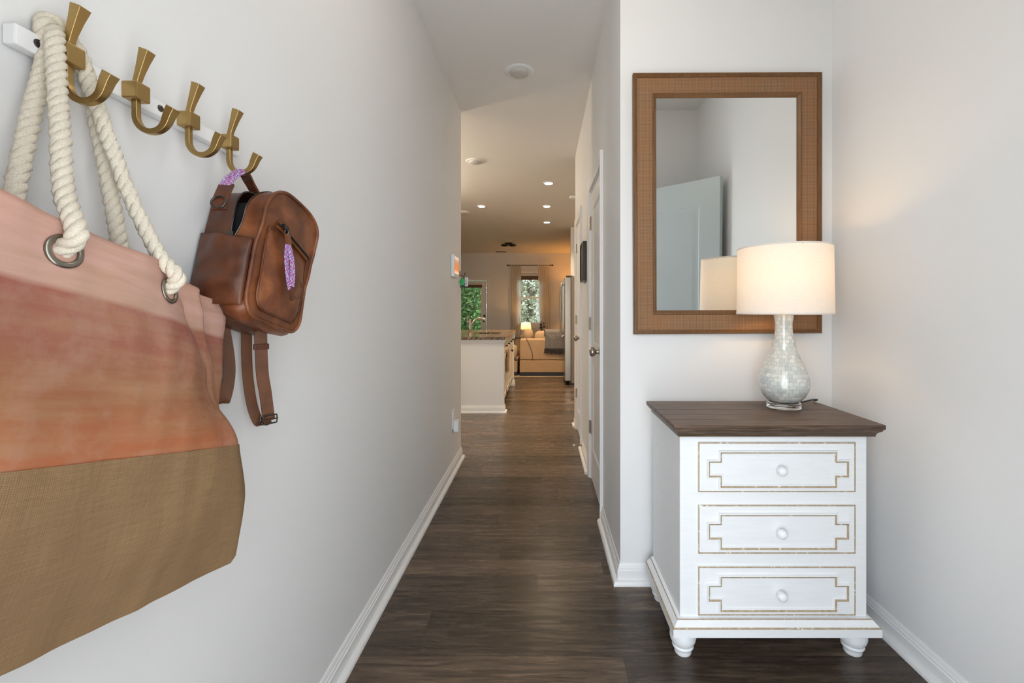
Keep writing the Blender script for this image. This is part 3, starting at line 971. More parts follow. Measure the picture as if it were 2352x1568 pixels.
# zip teeth along both lips of the opening
def lip(fnw, off):
    return [(fnw(k), BW / 2 + (AR[k][0] - BW / 2) * 1.004, AR[k][1] + off) for k in range(15, 54)]
build('zipper', MB().tube(lip(lambda k: WZ - .006 * opn(k), .0005), .0016, 6).tube(lip(lambda k: frontw(k, 0), .0005), .0016, 6), 'gunmetal', pack, local=True, smooth=60)
sl = MB().box((WZ - .005, -.006, .138), (WZ + .006, .002, .158)).box((WZ - .003, -.008, .118), (WZ + .003, -.004, .140))
build('zipper_slider', sl, 'gunmetal', pack, local=True, bevel=.001)
# side pocket on the near side and its hem
def pocket_pt(s_, t):
    v = lerp(.016, .156 - .010 * s_, t); w_ = lerp(.003, WF - .004, s_)
    e_ = math.sin(math.pi * s_) ** .85
    out = .0005 + .004 * e_ + .010 * e_ * math.sin(math.pi * min(1, t * .8 + .1)) + .006 * e_ * mnoise.noise(Vector((s_ * 4, t * 5, 1)))
    return (w_, -out, v)
sp_ = MB().grid(16, 20, pocket_pt)
build('side_pocket', sp_, 'leather_dark', pack, local=True, smooth=60, solid=.003)
# front pocket panel with slanted zip
def fp_outline():
    P = []
    for u, v in arch(ins=.020):
        top = lerp(.182, .176, u / BW)
        P.append((u, min(v, top) - .002))
    return P
def fpw(U, V, s_): return face_w(U, V) + .0015 + .013 * max(0, 1 - s_ ** 3) * interp([0, .05, .1, .18], [.7, 1, .8, .25], V)
fpm = MB(); disc_face(fpm, fp_outline(), fpw, 10)
fpk = build('front_pocket', fpm, 'leather_tan', pack, local=True, smooth=60)
ed = [(fpw(u, v, 1) + .0012, u, v) for u, v in fp_outline()]
build('seam_piping', MB().tube(ed, .0022, 6, closed=True), 'leather_dark', pack, local=True, smooth=60)
def onface(u, v, d): return (fpw(u, v, .6) + d, u, v)
zl = [onface(lerp(.034, .170, i / 12), lerp(.192, .170, i / 12) - .004 * math.sin(i / 12 * math.pi), .003 if 0 < i < 12 else 0) for i in range(13)]
build('pocket_flap', MB().ribbon([(p[0] - .001, p[1], p[2]) for p in zl], (0, 0, 1), .016, .003), 'leather_tan', fpk, local=True)
build('pocket_zipper', MB().tube([(p[0] + .0015, p[1], p[2]) for p in zl], .0028, 8), 'gunmetal', fpk, local=True, smooth=60)
zp = Vector(zl[1])
pull = MB().box((zp.x + .001, zp.y - .006, zp.z - .004), (zp.x + .007, zp.y + .010, zp.z + .005))
pull.tube([(zp.x + .007 + .004 * math.sin(a), zp.y + .004, zp.z - .008 + .007 * math.cos(a)) for a in [i * math.pi / 6 for i in range(12)]], .0011, 6, closed=True)
build('pocket_slider', pull, 'gunmetal', fpk, local=True, smooth=40)
p0 = Vector((zp.x + .008, zp.y + .006, zp.z - .012))
tl = smooth_path([p0, p0 + Vector((.002, .006, -.020))], 6)
build('pull_tab', MB().ribbon(tl, (0, 1, 0), .017, .004), 'leather_tan', fpk, local=True)
p1 = p0 + Vector((.002, .006, -.020))
t1 = smooth_path([p1, p1 + Vector((.007, .008, -.030)), p1 + Vector((.006, .022, -.066)), p1 + Vector((.004, .026, -.086))], 18)
t2 = smooth_path([p1 + Vector((-.001, -.002, 0)), p1 + Vector((.001, -.001, -.030)), p1 + Vector((.002, .014, -.068)), p1 + Vector((.003, .024, -.086))], 18)
build('pull_strap', MB().ribbon(t1, (0, 1, .2), .0135, .0022).ribbon(t2, (0, 1, .2), .0130, .0022), 'woven_pattern', fpk, local=True)
p2 = p1 + Vector((.004, .025, -.086))
build('pull_end', MB().ribbon(smooth_path([p2 + Vector((0, 0, .006)), p2 + Vector((.001, .006, -.022))], 6), (0, 1, .2), lambda s_: .014 - .007 * s_, .004), 'leather_dark', fpk, local=True)
em = [onface(.126 + .024 * math.cos(a), .086 + .020 * math.sin(a), .0010) for a in [i * math.pi / 14 for i in range(28)]]
build('round_patch', MB().tube(em, .0011, 6, closed=True), 'leather_dark', fpk, local=True, smooth=60)
# handle over the hook: woven front length, plain back length
hk = BI @ Vector((RX + .012 + .0245, HY[3], 1.4335))
def H_(x, y, z): return Vector((x, y, z))
hkw = Vector((RX + .012 + .0245, HY[3], 1.4335))
def wl(px, py, X): return BI @ wx(px, py, X)
ha = [wl(516, 436, -.592), wl(524, 414, -.596), BI @ (hkw + Vector((0, -.010, .002))), BI @ (hkw + Vector((0, .0, .0095)))]
hbk = [BI @ (hkw + Vector((0, 0, .0095))), BI @ (hkw + Vector((0, .012, .002))), wl(572, 418, -.604), wl(588, 446, -.606)]
build('handle', MB().ribbon(smooth_path(ha, 24), (1, .1, 0), .020, .004), 'woven_pattern', pack, local=True)
build('handle_back', MB().ribbon(smooth_path(hbk, 24), (1, -.3, 0), .019, .005), 'leather_dark', pack, local=True)
build('handle_tab', MB().ribbon(smooth_path([wl(521, 424, -.594), wl(512, 444, -.590), wl(506, 462, -.588), wl(502, 482, -.586)], 14), (1, .1, 0), .026, .005), 'leather_dark', pack, local=True, bevel=.001)
dc = wl(505, 466, -.588)
dr = [H_(dc.x + .013 * math.cos(a), dc.y - .004, dc.z + .012 * math.sin(a)) for a in [i * math.pi / 10 for i in range(20)]]
build('ring', MB().tube(dr, .0020, 8, closed=True), 'gunmetal', pack, local=True, smooth=60)
# shoulder straps hanging below
def wl(px, py, X): return BI @ wx(px, py, X)
s1 = smooth_path([wl(566, 760, -.625), wl(568, 850, -.625), wl(578, 925, -.622), wl(592, 966, -.615), wl(604, 973, -.605), wl(618, 962, -.596)], 40)
build('shoulder_strap', MB().ribbon(s1, BI.to_3x3() @ Vector((.55, 1, 0)), .021, .0028), 'webbing_brown', pack, local=True)
s2 = smooth_path([wl(598, 745, -.590), wl(602, 850, -.594), wl(610, 905, -.596), wl(618, 966, -.597)], 30)
st2 = build('shoulder_strap', MB().ribbon(s2, BI.to_3x3() @ Vector((.7, 1, 0)), .024, .0030), 'webbing_brown', pack, local=True)
kp_ = wx(600, 796, -.591)
bq = [(-.020, -.004), (.020, -.004), (.020, .004), (-.020, .004)]
build('strap_keeper', MB().ribbon([BI @ (kp_ + Vector((0, 0, .006))), BI @ (kp_ + Vector((0, 0, -.006)))], BI.to_3x3() @ Vector((.7, 1, 0)), .029, .007), 'leather_dark', pack, local=True, bevel=.001)
bc = wx(617, 963, -.594); ax = Vector((.573, .819, 0)); az = Vector((0, 0, 1))
bl_ = [BI @ (bc + ax * (a * .0165) + az * (b * .0085)) for a, b in ((-1, -1), (0, -1.1), (1, -1), (1.1, 0), (1, 1), (0, 1.1), (-1, 1), (-1.1, 0))]
build('buckle', MB().tube(bl_, .0019, 8, closed=True).tube([BI @ (bc + ax * -.017), BI @ (bc + ax * .017)], .0017, 8), 'gunmetal', pack, local=True, smooth=60)
s3_ = smooth_path([wl(512, 740, -.628), wl(526, 830, -.628), wl(524, 880, -.626), wl(512, 922, -.622), wl(498, 900, -.618), wl(490, 800, -.615)], 40)
build('shoulder_strap', MB().ribbon(s3_, BI.to_3x3() @ Vector((.55, 1, 0)), .022, .0028), 'webbing_brown', pack, local=True)

# ------------------------------------------------------------------ dresser
DL, DR_, DFY, DBY = .457, 1.079, 1.515, 1.885
ds = thing('dresser', ((DL + DR_) / 2, 1.70, 0), 'white three-drawer dresser with dark wood top in the alcove', 'dresser')
bd = MB().box((DL, DFY, .145), (DR_, DBY, .757))
build('carcass', bd, 'dresser_paint', ds, bevel=.003)
pl = [(0, .097), (.030, .097), (.030, .124), (.026, .1275), (.018, .136), (.012, .142), (.012, .1455), (0, .148)]
loop = [(DL, DBY), (DL, DFY), (DR_, DFY), (DR_, DBY)]
build('plinth', MB().sweep(loop, [(-o_, z) for o_, z in pl], lambda a, b, z: (a, b, z)).box((DL + .002, DFY + .002, .099), (DR_ - .002, DBY, .146)), 'dresser_paint', ds, smooth=30)
build('plinth_edge', MB().sweep(loop, [(-.0302, .1235), (-.0308, .1245), (-.0272, .1282), (-.0262, .1270)], lambda a, b, z: (a, b, z)).sweep(loop, [(-.0118, .1440), (-.0128, .1440), (-.0128, .1462), (-.0110, .1470)], lambda a, b, z: (a, b, z)), 'worn_edge', ds)
# top: boards, and cove moulding beneath
TZ = .795
tx0, tx1, ty0, ty1 = DL - .034, DR_ + .030, 1.468, 1.862
tp = MB(); nb = 5; yy = ty0
bwid = (ty1 - ty0) / nb
for i in range(nb):
    y0, y1 = ty0 + i * bwid + (.0006 if i else 0), ty0 + (i + 1) * bwid - .0006
    tp.box((tx0, y0, TZ - .0115), (tx1, y1, TZ))
tp.box((tx0 + .003, ty0 + .003, TZ - .013), (tx1 - .003, ty1 - .001, TZ - .003))
build('top', tp, 'stained_wood', ds, bevel=.0022)
cv = [(0, .752), (.012, .752), (.0125, .757), (.0145, .762), (.0185, .767), (.024, .7705), (.026, .7735), (.0265, .7775), (.031, .7785), (.031, .7835), (0, .7835)]
build('cornice', MB().sweep([(DL, ty1 - .002), (DL, DFY - .012), (DR_, DFY - .012), (DR_, ty1 - .002)], [(-o_, z) for o_, z in cv], lambda a, b, z: (a, b, z)).box((DL + .001, DFY - .010, .753), (DR_ - .001, ty1 - .003, .783)), 'moulding_wood', ds, smooth=30)
ftp = [(0, 0), (.0260, 0), (.0280, .003), (.0290, .012), (.0300, .019), (.0340, .0215), (.0360, .0255), (.0345, .0295), (.0325, .0310), (.0365, .036), (.0415, .046), (.0440, .057), (.0430, .068), (.0385, .080), (.0310, .088), (.0330, .092), (.0330, .098), (0, .098)]
for x, y in ((DL + .022, DFY + .040), (DR_ - .020, DFY + .040), (DL + .022, DBY - .045), (DR_ - .020, DBY - .045)):
    build('foot', MB().lathe(ftp, (x, y, 0), 36, caps=False), 'dresser_paint', ds, smooth=50)
def drawer(z0, z1):
    x0, x1 = .5150, 1.0385
    yf = DFY
    a = build('drawer', MB().box((x0, yf - .006, z0), (x1, yf + .012, z1)), 'dresser_paint', ds, bevel=.0022)
    fn = lambda px_, pz_, t: (px_, yf - .006 - t, pz_)
    rect = [(x0, z0), (x1, z0), (x1, z1), (x0, z1)]
    build('edge_line', MB().sweep(rect, [(.0008, -.001), (.0008, .0006), (.0048, .0014), (.0048, -.001)], fn, closed=True), 'worn_edge', a)
    h_ = z1 - z0; w_ = x1 - x0
    m0, m1 = x0 + .076, x1 - .060
    e0, e1 = x0 + .037, x1 - .020
    m0, m1, e0, e1 = x0 + .072, x1 - .066, x0 + .033, x1 - .027
    b0, b1 = z0 + h_ * .10, z1 - h_ * .19
    c0, c1 = z0 + h_ * .31, z0 + h_ * .63
    out = [(m0, b0), (m1, b0), (m1, c0), (e1, c0), (e1, c1), (m1, c1), (m1, b1), (m0, b1), (m0, c1), (e0, c1), (e0, c0), (m0, c0)]
    build('moulding', MB().sweep(out, [(-.0045, -.001), (-.0045, .0040), (-.0030, .0072), (.0005, .0072), (.0050, .0036), (.0062, .0030), (.0095, .0030), (.0105, .0012), (.0105, -.001)], fn, closed=True), 'dresser_paint', a, smooth=30)
    build('moulding_line', MB().sweep(out, [(.0002, .0060), (.0004, .0078), (.0052, .0042), (.0052, .0020)], fn, closed=True), 'worn_edge', a)
    kb = [(.0085, 0), (.0085, .004), (.0110, .008), (.0145, .014), (.0157, .021), (.0140, .029), (.009, .0335), (.003, .035), (0, .0351)]
    build('knob', MB().lathe([(r_, -t) for r_, t in kb], ((x0 + x1) / 2 + .007, yf - .006, (z0 + z1) / 2 - .006), 28, 'y', caps=False), 'dresser_paint', a, smooth=50)
for z0, z1 in ((.5625, .729), (.3585, .5215), (.1535, .317)): drawer(z0, z1)

# ------------------------------------------------------------------ mirror
mw0, mw1, mz0, mz1 = .3865, 1.1835, 1.067, 2.168
MY = YA - .004
mir = thing('wall_mirror', ((mw0 + mw1) / 2, MY, mz0), 'large rectangular mirror in a woven cane and wood frame', 'mirror', rot=(R(.55), R(-.30), 0))
hw = (mw1 - mw0) / 2; hh = mz1 - mz0
rect = [(-hw, 0), (hw, 0), (hw, hh), (-hw, hh)]
fn = lambda a, b, t: (a, -t, b)
build('frame', MB().sweep(rect, [(0, 0), (0, .021), (.003, .024), (.0075, .024), (.009, .0215), (.0125, .0215), (.014, .0195), (.017, .0195), (.018, .014), (.018, 0)], fn, closed=True)
      .sweep(rect, [(.082, 0), (.082, .017), (.084, .0195), (.0885, .0195), (.0915, .017), (.099, .010), (.1005, .006), (.1005, 0)], fn, closed=True), 'frame_wood', mir, local=True, smooth=30)
build('cane_panel', MB().sweep(rect, [(.0175, .003), (.0175, .0155), (.083, .0155), (.083, .003)], fn, closed=True), 'cane_weave', mir, local=True)
build('mirror_glass', MB().add([fn(-hw + .098, .098, .006), fn(hw - .098, .098, .006), fn(hw - .098, hh - .098, .006), fn(-hw + .098, hh - .098, .006)], [(0, 1, 2, 3)])
      .add([fn(-hw + .098, .098, .003), fn(hw - .098, .098, .003), fn(hw - .098, hh - .098, .003), fn(-hw + .098, hh - .098, .003)], [(3, 2, 1, 0)]), 'mirror_glass', mir, local=True)

# ------------------------------------------------------------------ table lamp on the dresser
LX, LY = (1800 - VX) * 1.732 / F, 1.732
lamp = thing('table_lamp', (LX, LY, TZ), 'lit table lamp with pearl tiled vase body and white drum shade', 'lamp')
build('base', MB().lathe([(0, 0), (.0565, 0), (.059, .0025), (.059, .0215), (.0565, .024), (0, .024)], (LX, LY, TZ + .0005), 48, caps=False), 'acrylic', lamp, smooth=40)
vz = [(.0, .036), (.012, .060), (.030, .079), (.052, .0905), (.076, .0940), (.100, .0915), (.130, .0820), (.160, .0690), (.190, .0560), (.220, .0440), (.250, .0350), (.280, .0300), (.305, .0285), (.325, .0300), (.338, .0325)]
vz = [(.003, .052), (.012, .0655), (.028, .0800), (.048, .0905), (.070, .0945), (.092, .0925), (.118, .0845), (.145, .0725), (.172, .0595), (.200, .0470), (.226, .0370), (.250, .0310), (.275, .0280), (.298, .0278), (.316, .0300), (.330, .0325)]
vz = [(z, r_ * (.94 if r_ > .045 else 1.0 if r_ > .038 else 1.08)) for z, r_ in vz]
pf = []
for i in range(49):
    z = lerp(.003, .330, i / 48)
    for j in range(len(vz) - 1):
        if vz[j][0] <= z <= vz[j + 1][0] + 1e-9:
            t = (z - vz[j][0]) / (vz[j + 1][0] - vz[j][0]); pf.append((lerp(vz[j][1], vz[j + 1][1], t), z)); break
build('body', MB().lathe([(r_, z + .0225) for r_, z in pf] + [(.024, .3530)], (LX, LY, TZ), 56), 'pearl_tile', lamp, smooth=60)
build('neck', MB().lathe([(.0150, .350), (.0150, .360), (.0120, .364), (.0100, .366), (.0100, .402), (.0125, .404), (.0125, .440), (0, .441)], (LX, LY, TZ), 28, caps=False), 'neck_brass', lamp, smooth=40)
sz0, sz1, srb, srt = 1.1535, 1.4020, .1660, .1625
shp = [(lerp(srb, srt, i / 10), lerp(sz0, sz1, i / 10)) for i in range(11)]
shade = build('lamp_shade', MB().lathe(shp, (LX, LY, 0), 72, caps=False), 'shade_linen', lamp, smooth=60)
for r_, z in ((srb, sz0), (srt, sz1)):
    build('shade_rim', MB().tube([(LX + r_ * math.cos(a), LY + r_ * math.sin(a), z) for a in [2 * math.pi * i / 72 for i in range(72)]], .0022, 8, closed=True, sq=(1.4, .6)), 'shade_linen', shade, smooth=60)
sp = MB()
for i in range(3):
    a = 2 * math.pi * i / 3 + .4
    sp.tube([(LX + .012 * math.cos(a), LY + .012 * math.sin(a), sz1 - .030), (LX + srt * math.cos(a), LY + srt * math.sin(a), sz1 - .004)], .0016, 6)
sp.lathe([(.013, sz1 - .033), (.013, sz1 - .027)], (LX, LY, 0), 16)
build('shade_spider', sp, 'neck_brass', shade, smooth=40)
build('bulb', MB().lathe([(.012, 1.236), (.014, 1.248), (.024, 1.268), (.0295, 1.290), (.027, 1.310), (.016, 1.324), (0, 1.328)], (LX, LY, 0), 24, caps=False), 'bulb_glow', lamp, smooth=60)
cp = smooth_path([(LX + .055, LY + .04, TZ + .006), (LX + .085, LY + .045, TZ + .010), (LX + .125, LY + .040, TZ + .021), (LX + .155, LY + .05, TZ + .022), (LX + .178, LY + .085, TZ + .012), (LX + .186, LY + .118, TZ + .004)], 30)
build('cord', MB().tube(cp, .0028, 8), 'cord_black', lamp, smooth=60)
LAMP_W = 7.0
lo = light('table_lamp_light', 'POINT', (LX, LY, 1.300), LAMP_W, LAMP, shadow_soft_size=.032)
lo.location = Vector((LX, LY, 1.300))
lo.data.color = (1.0, .66, .34)

# ------------------------------------------------------------------ small things of the hall
# control panel on the left wall
cpn = thing('control_panel', (XL, 3.30, 1.485), 'white wall control panel with orange reflection painted on its screen on left wall end', 'control panel')
build('housing', MB().box((XL + .001, 3.21, 1.405), (XL + .026, 3.395, 1.567)), 'plastic_white', cpn, bevel=.008, bseg=3)
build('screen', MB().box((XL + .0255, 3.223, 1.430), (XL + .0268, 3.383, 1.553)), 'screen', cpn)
# keys on their hook
ky = thing('key_ring', (XL + .02, 3.575, 1.42), 'bunch of keys with green fob and white tag hanging beside the control panel', 'keys')
KX, KY, KZ = XL + .030, 3.565, 1.432
hk_ = thing('key_hook', (XL, KY, 1.45), 'small black wall hook holding the keys', 'hook')
build('plate', MB().box((XL, KY - .008, 1.425), (XL + .004, KY + .008, 1.475)), 'black_metal', hk_, bevel=.001)
build('prong', MB().tube(smooth_path([(XL + .003, KY, 1.445), (XL + .018, KY, 1.436), (XL + .034, KY, 1.438), (XL + .044, KY, 1.462)], 14), .0025, 8), 'black_metal', hk_, smooth=60)
rg = [(KX + .001, KY + .015 * math.sin(a), KZ - .010 + .015 * math.cos(a)) for a in [i * math.pi / 12 for i in range(24)]]
build('ring', MB().tube(rg, .0013, 6, closed=True), 'gunmetal', ky, smooth=60)
build('green_fob', MB().box((KX - .024, KY - .022, KZ - .070), (KX + .010, KY - .010, KZ - .018)), 'tag_green', ky, bevel=.006, bseg=3)
tg = build('white_tag', MB().box((KX + .012, KY - .012, KZ - .078), (KX + .036, KY - .008, KZ - .008)), 'plastic_white', ky, bevel=.002)
mk = MB()
for i in range(5): mk.box((KX + .016, KY - .0125, KZ - .066 + i * .011), (KX + .016 + (.016 if i % 2 else .011), KY - .0118, KZ - .062 + i * .011))
build('tag_marks', mk, 'black_plastic', tg)
for dx, dz in ((-.022, -.06), (-.010, -.075), (.008, -.080)):
    k_ = MB().lathe([(.011, -.0012), (.011, .0012)], (KX + dx, KY, KZ + dz + .018), 16, 'y').box((KX + dx - .004, KY - .0012, KZ + dz - .030), (KX + dx + .003, KY + .0012, KZ + dz + .010))
    build('key', k_, 'gunmetal', ky)
# outlet with a plugged in white box
ol = thing('wall_outlet', (XL, 3.295, .378), 'white outlet plate low on the left wall', 'outlet')
build('cover_plate', MB().box((XL, 3.26, .312), (XL + .006, 3.332, .445)), 'plastic_white', ol, bevel=.002)
build('socket', MB().box((XL + .005, 3.28, .398), (XL + .0085, 3.314, .426)), 'plastic_white', ol, bevel=.003)
pg = thing('plug_adapter', (XL + .006, 3.30, .335), 'white plug-in adapter box in the lower socket of the outlet', 'plug adapter')
build('case', MB().box((XL + .0065, 3.272, .292), (XL + .044, 3.332, .372)), 'plastic_white', pg, bevel=.004, bseg=3)
build('sensor', MB().lathe([(.005, -.001), (.005, .0)], (XL + .030, 3.290, .2915), 12), 'black_plastic', pg)
# door stop
stp = thing('door_stop', (XH - .0145, 3.73, .062), 'metal spring door stop with white tip on the hall baseboard', 'door stop')
coil = [(XH - .0145 - .058 * i / 90, 3.73 + .0042 * math.cos(i * .95), .062 + .0042 * math.sin(i * .95)) for i in range(91)]
build('spring', MB().tube(coil, .0014, 5).lathe([(.012, 0), (.010, -.006), (.004, -.008)], (XH - .0145, 3.73, .062), 16, 'x'), 'nickel', stp, smooth=60)
build('rubber_tip', MB().lathe([(.004, 0), (.0075, -.003), (.0075, -.012), (.004, -.015), (0, -.0152)], (XH - .070, 3.73, .062), 16, 'x', caps=False), 'plastic_white', stp, smooth=50)
# framed picture on the hall wall
pc = thing('picture_frame', (XH, 3.545, 1.54), 'small dark framed picture between the two closet doors', 'picture')
rect = [(3.432, 1.39), (3.432, 1.69), (3.66, 1.69), (3.66, 1.39)]
fnp = lambda a, b, t: (XH - t, a, b)
build('frame', MB().sweep(rect, [(0, .001), (0, .030), (-.006, .034), (-.018, .034), (-.026, .022), (-.026, .001)], fnp, closed=True), 'frame_black', pc, smooth=30)
build('frame_lip', MB().sweep(rect, [(-.025, .004), (-.025, .023), (-.031, .021), (-.031, .004)], fnp, closed=True), 'frame_silver', pc)
build('print', MB().box((XH - .016, 3.456, 1.415), (XH - .004, 3.636, 1.665)), 'print_paper', pc)

# ceiling fixtures
def retrofit(x, y, r_, label, lit=False):
    g = 'lit recessed ceiling lights' if lit else 'unlit round ceiling lights'
    t = thing('ceiling_light', (x, y, ZC), label, 'ceiling light', g)
    build('trim_ring', MB().lathe([(r_, 0), (r_, -.003), (r_ * .96, -.007), (r_ * .80, -.010), (r_ * .62, -.008)], (x, y, ZC), 40, caps=False), 'plastic_white', t, smooth=50)
    if lit:
        build('lens', MB().lathe([(0, -.0085), (r_ * .70, -.0085), (r_ * .70, -.004)], (x, y, ZC), 32, caps=False), 'downlight_glow', t, smooth=50)
        light('downlight', 'SPOT', (x, y, ZC - .014), DOWN_W, (1.0, .72, .42), spot_size=R(122), spot_blend=.85, shadow_soft_size=r_ * .7)
    else:
        build('lens', MB().lathe([(r_ * .63, -.007), (r_ * .60, -.018), (r_ * .50, -.023), (r_ * .2, -.027), (0, -.0275)], (x, y, ZC), 32, caps=False), 'lens_frost', t, smooth=50)
    return t
DOWN_W = 140
def cz(px, py): Y = (ZC - H) * F / (VY - py); return (px - VX) * Y / F, Y
retrofit(*cz(1193, 164), .098, 'unlit round ceiling light nearest the entry, over the hall')
retrofit(*cz(1091, 370), .098, 'unlit round ceiling light at the left where hall meets kitchen')
retrofit(*cz(1064, 487), .098, 'unlit round ceiling light half hidden by the left wall corner')
for px_, py_, lb in ((1260, 420, 'lit recessed downlight nearest the hall, highest of the row of three'), (1256, 473, 'lit recessed downlight in the middle of the row of three'),
                     (1256, 510, 'lit recessed downlight farthest away, lowest of the row of three'), (1106, 473, 'lit recessed downlight alone on the left over the island')):
    retrofit(*cz(px_, py_), .075, lb, True)
x, y = cz(1168, 558)
fl = thing('ceiling_light', (x, y, ZC), 'dark flush ceiling light over the living room', 'ceiling light')
build('canopy', MB().lathe([(.09, 0), (.09, -.012), (.05, -.02), (.02, -.024), (.02, -.05)], (x, y, ZC), 24), 'dark_bronze', fl, smooth=40)
for s_ in (-1, 1):
    build('glass_shade', MB().ball((x + s_ * .093, y, ZC - .055), .086, 20, (1, .9, .36)), 'black_metal', fl, smooth=60)
x, y = cz(1151, 577.5)
vt = thing('ceiling_vent', (x, y, ZC), 'small ceiling air vent near the far wall', 'vent')
build('vent_frame', MB().box((x - .16, y - .10, ZC - .006), (x + .16, y + .10, ZC)), 'plastic_white', vt, bevel=.002)
vv = MB()
for i in range(6): vv.box((x - .14, y - .082 + i * .03, ZC - .0085), (x + .14, y - .066 + i * .03, ZC - .0055))
build('louvre', vv, 'charcoal_line', vt)
x, y = cz(1318, 452)
sd = thing('smoke_detector', (x, y, ZC), 'small white smoke detector on the kitchen ceiling beside the hall corner', 'smoke detector')
build('case', MB().lathe([(.065, 0), (.065, -.018), (.058, -.030), (.030, -.036), (0, -.037)], (x, y, ZC), 32, caps=False), 'plastic_white', sd, smooth=50)

# unseen globes added as fill light: one for the entry, two for the kitchen
def fill_pendant(px0, py0, glow, label):
    pd = thing('fill_pendant_light', (px0, py0, ZC), label, 'pendant light', 'added fill globes')
    build('canopy', MB().lathe([(.060, 0), (.060, -.012), (.045, -.022), (.008, -.026), (0, -.026)], (px0, py0, ZC), 32, caps=False), 'neck_brass', pd, smooth=40)
    build('rod', MB().lathe([(.006, -.02), (.006, -.215)], (px0, py0, ZC), 12), 'neck_brass', pd, smooth=40)
    build('socket', MB().lathe([(0, -.205), (.022, -.207), (.030, -.225), (.030, -.262)], (px0, py0, ZC), 24, caps=False), 'neck_brass', pd, smooth=40)
    gp = [(.034, -.262)] + [(.10 * math.sin(.345 + (math.pi - .345) * i / 24), -.356 + .10 * math.cos(.345 + (math.pi - .345) * i / 24)) for i in range(25)]
    build('globe', MB().lathe(gp, (px0, py0, ZC), 40, caps=False), glow, pd, smooth=60)
fill_pendant(.05, 1.25, 'entry_fill_glow', 'unseen globe added as fill light over the entry')
fill_pendant(-2.0, 4.35, 'kitchen_fill_glow', 'nearer of two unseen globes added as kitchen fill light')
fill_pendant(-2.0, 5.35, 'kitchen_fill_glow', 'farther of two unseen globes added as kitchen fill light')

# ------------------------------------------------------------------ kitchen island
IY0, IY1, IX0, IX1 = 5.19, 7.04, -1.45, -.444
isl = thing('kitchen_island', (-.95, 6.1, 0), 'white kitchen island with cream cabinet doors at the end of the hall', 'kitchen island')
build('end_wall', MB().box((IX0, IY0, 0), (IX1, IY0 + .10, .834)), 'wall_paint', isl)
ip = [(IX0, IY0), (IX1, IY0), (IX1, IY0 + .10)][::-1]
build('baseboard', MB().sweep(ip[::-1], [(-o_, z) for o_, z in BP], lambda a, b, z: (a, b, z)), 'trim_white', isl, smooth=30)
cr = [(0, .790), (.006, .790), (.008, .800), (.016, .812), (.020, .822), (.020, .834), (0, .834)]
build('cornice', MB().sweep(ip[::-1], [(-o_, z) for o_, z in cr], lambda a, b, z: (a, b, z)), 'trim_white', isl, smooth=30)
CXF = -.475
build('carcass', MB().box((IX0, IY0 + .10, .10), (CXF, IY1 - .09, .62)).box((IX0, IY0 + .10, .62), (CXF, 5.76, .834)).box((IX0, 6.32, .62), (CXF, IY1 - .09, .834)).box((IX0, 5.76, .62), (-.97, 6.32, .834)).box((-.52, 5.76, .62), (CXF, 6.32, .834)).box((IX0, IY0 + .10, 0), (CXF - .07, IY1 - .09, .10)), 'cabinet_cream', isl)
build('filler', MB().box((CXF, IY0 + .10, 0), (IX1 - .004, IY0 + .13, .834)), 'cabinet_gap', isl)
def shaker(y0, y1, z0, z1, name, kn):
    mb = MB().box((CXF, y0, z0), (CXF + .014, y1, z1))
    if z1 - z0 > .3:
        for a in ((y0, y0 + .06, z0, z1), (y1 - .06, y1, z0, z1), (y0, y1, z0, z0 + .06), (y0, y1, z1 - .06, z1)): mb.box((CXF + .012, a[0], a[2]), (CXF + .020, a[1], a[3]))
    else: mb.box((CXF + .012, y0 + .01, z0 + .01), (CXF + .020, y1 - .01, z1 - .01))
    d = build(name, mb, 'cabinet_cream', isl, bevel=.002)
    build('knob', MB().lathe([(.006, 0), (.005, .012), (.013, .018), (.014, .026), (.006, .030), (0, .0302)], (CXF + .020, kn[0], kn[1]), 16, 'x', caps=False), 'black_metal', d, smooth=50)
yb = [5.33, 5.75, 6.17, 6.56, 6.94]
for i in range(4):
    y0, y1 = yb[i] + .006, yb[i + 1] - .006
    shaker(y0, y1, .655, .815, 'drawer', ((y0 + y1) / 2, .735))
    shaker(y0, y1, .115, .640, 'door', (y1 - .04 if i % 2 == 0 else y0 + .04, .59))
pcx, pcy = -.482, 7.05
post = MB()
for z0, z1, hw_ in ((0, .05, .052), (.05, .085, .046), (.085, .70, .037), (.70, .74, .040), (.74, .79, .048), (.79, .834, .052)): post.box((pcx - hw_, pcy - hw_, z0), (pcx + hw_, pcy + hw_, z1))
build('corner_post', post, 'trim_white', isl, bevel=.006)
ct = thing('countertop', (-.95, 6.1, .836), 'speckled brown granite countertop on the island', 'countertop')
SX0, SX1, SY0, SY1 = -.93, -.56, 5.80, 6.28
cx0, cx1, cy0, cy1 = IX0 - .03, -.424, 5.150, 7.115
slab = MB().box((cx0, cy0, .836), (SX0, cy1, .866)).box((SX1, cy0, .836), (cx1, cy1, .866)).box((SX0, cy0, .836), (SX1, SY0, .866)).box((SX0, SY1, .836), (SX1, cy1, .866))
build('slab', slab, 'granite', ct)
sk = thing('sink', ((SX0 + SX1) / 2, (SY0 + SY1) / 2, .65), 'steel undermount sink sunk in the granite island top', 'sink')
bs = MB(); t_ = .004
bs.box((SX0, SY0, .836 - .19), (SX1, SY1, .836 - .19 + t_))
for a, b in (((SX0, SY0), (SX0 + t_, SY1)), ((SX1 - t_, SY0), (SX1, SY1)), ((SX0, SY0), (SX1, SY0 + t_)), ((SX0, SY1 - t_), (SX1, SY1))): bs.box((*a, .647), (*b, .8355))
build('basin', bs, 'steel', sk)
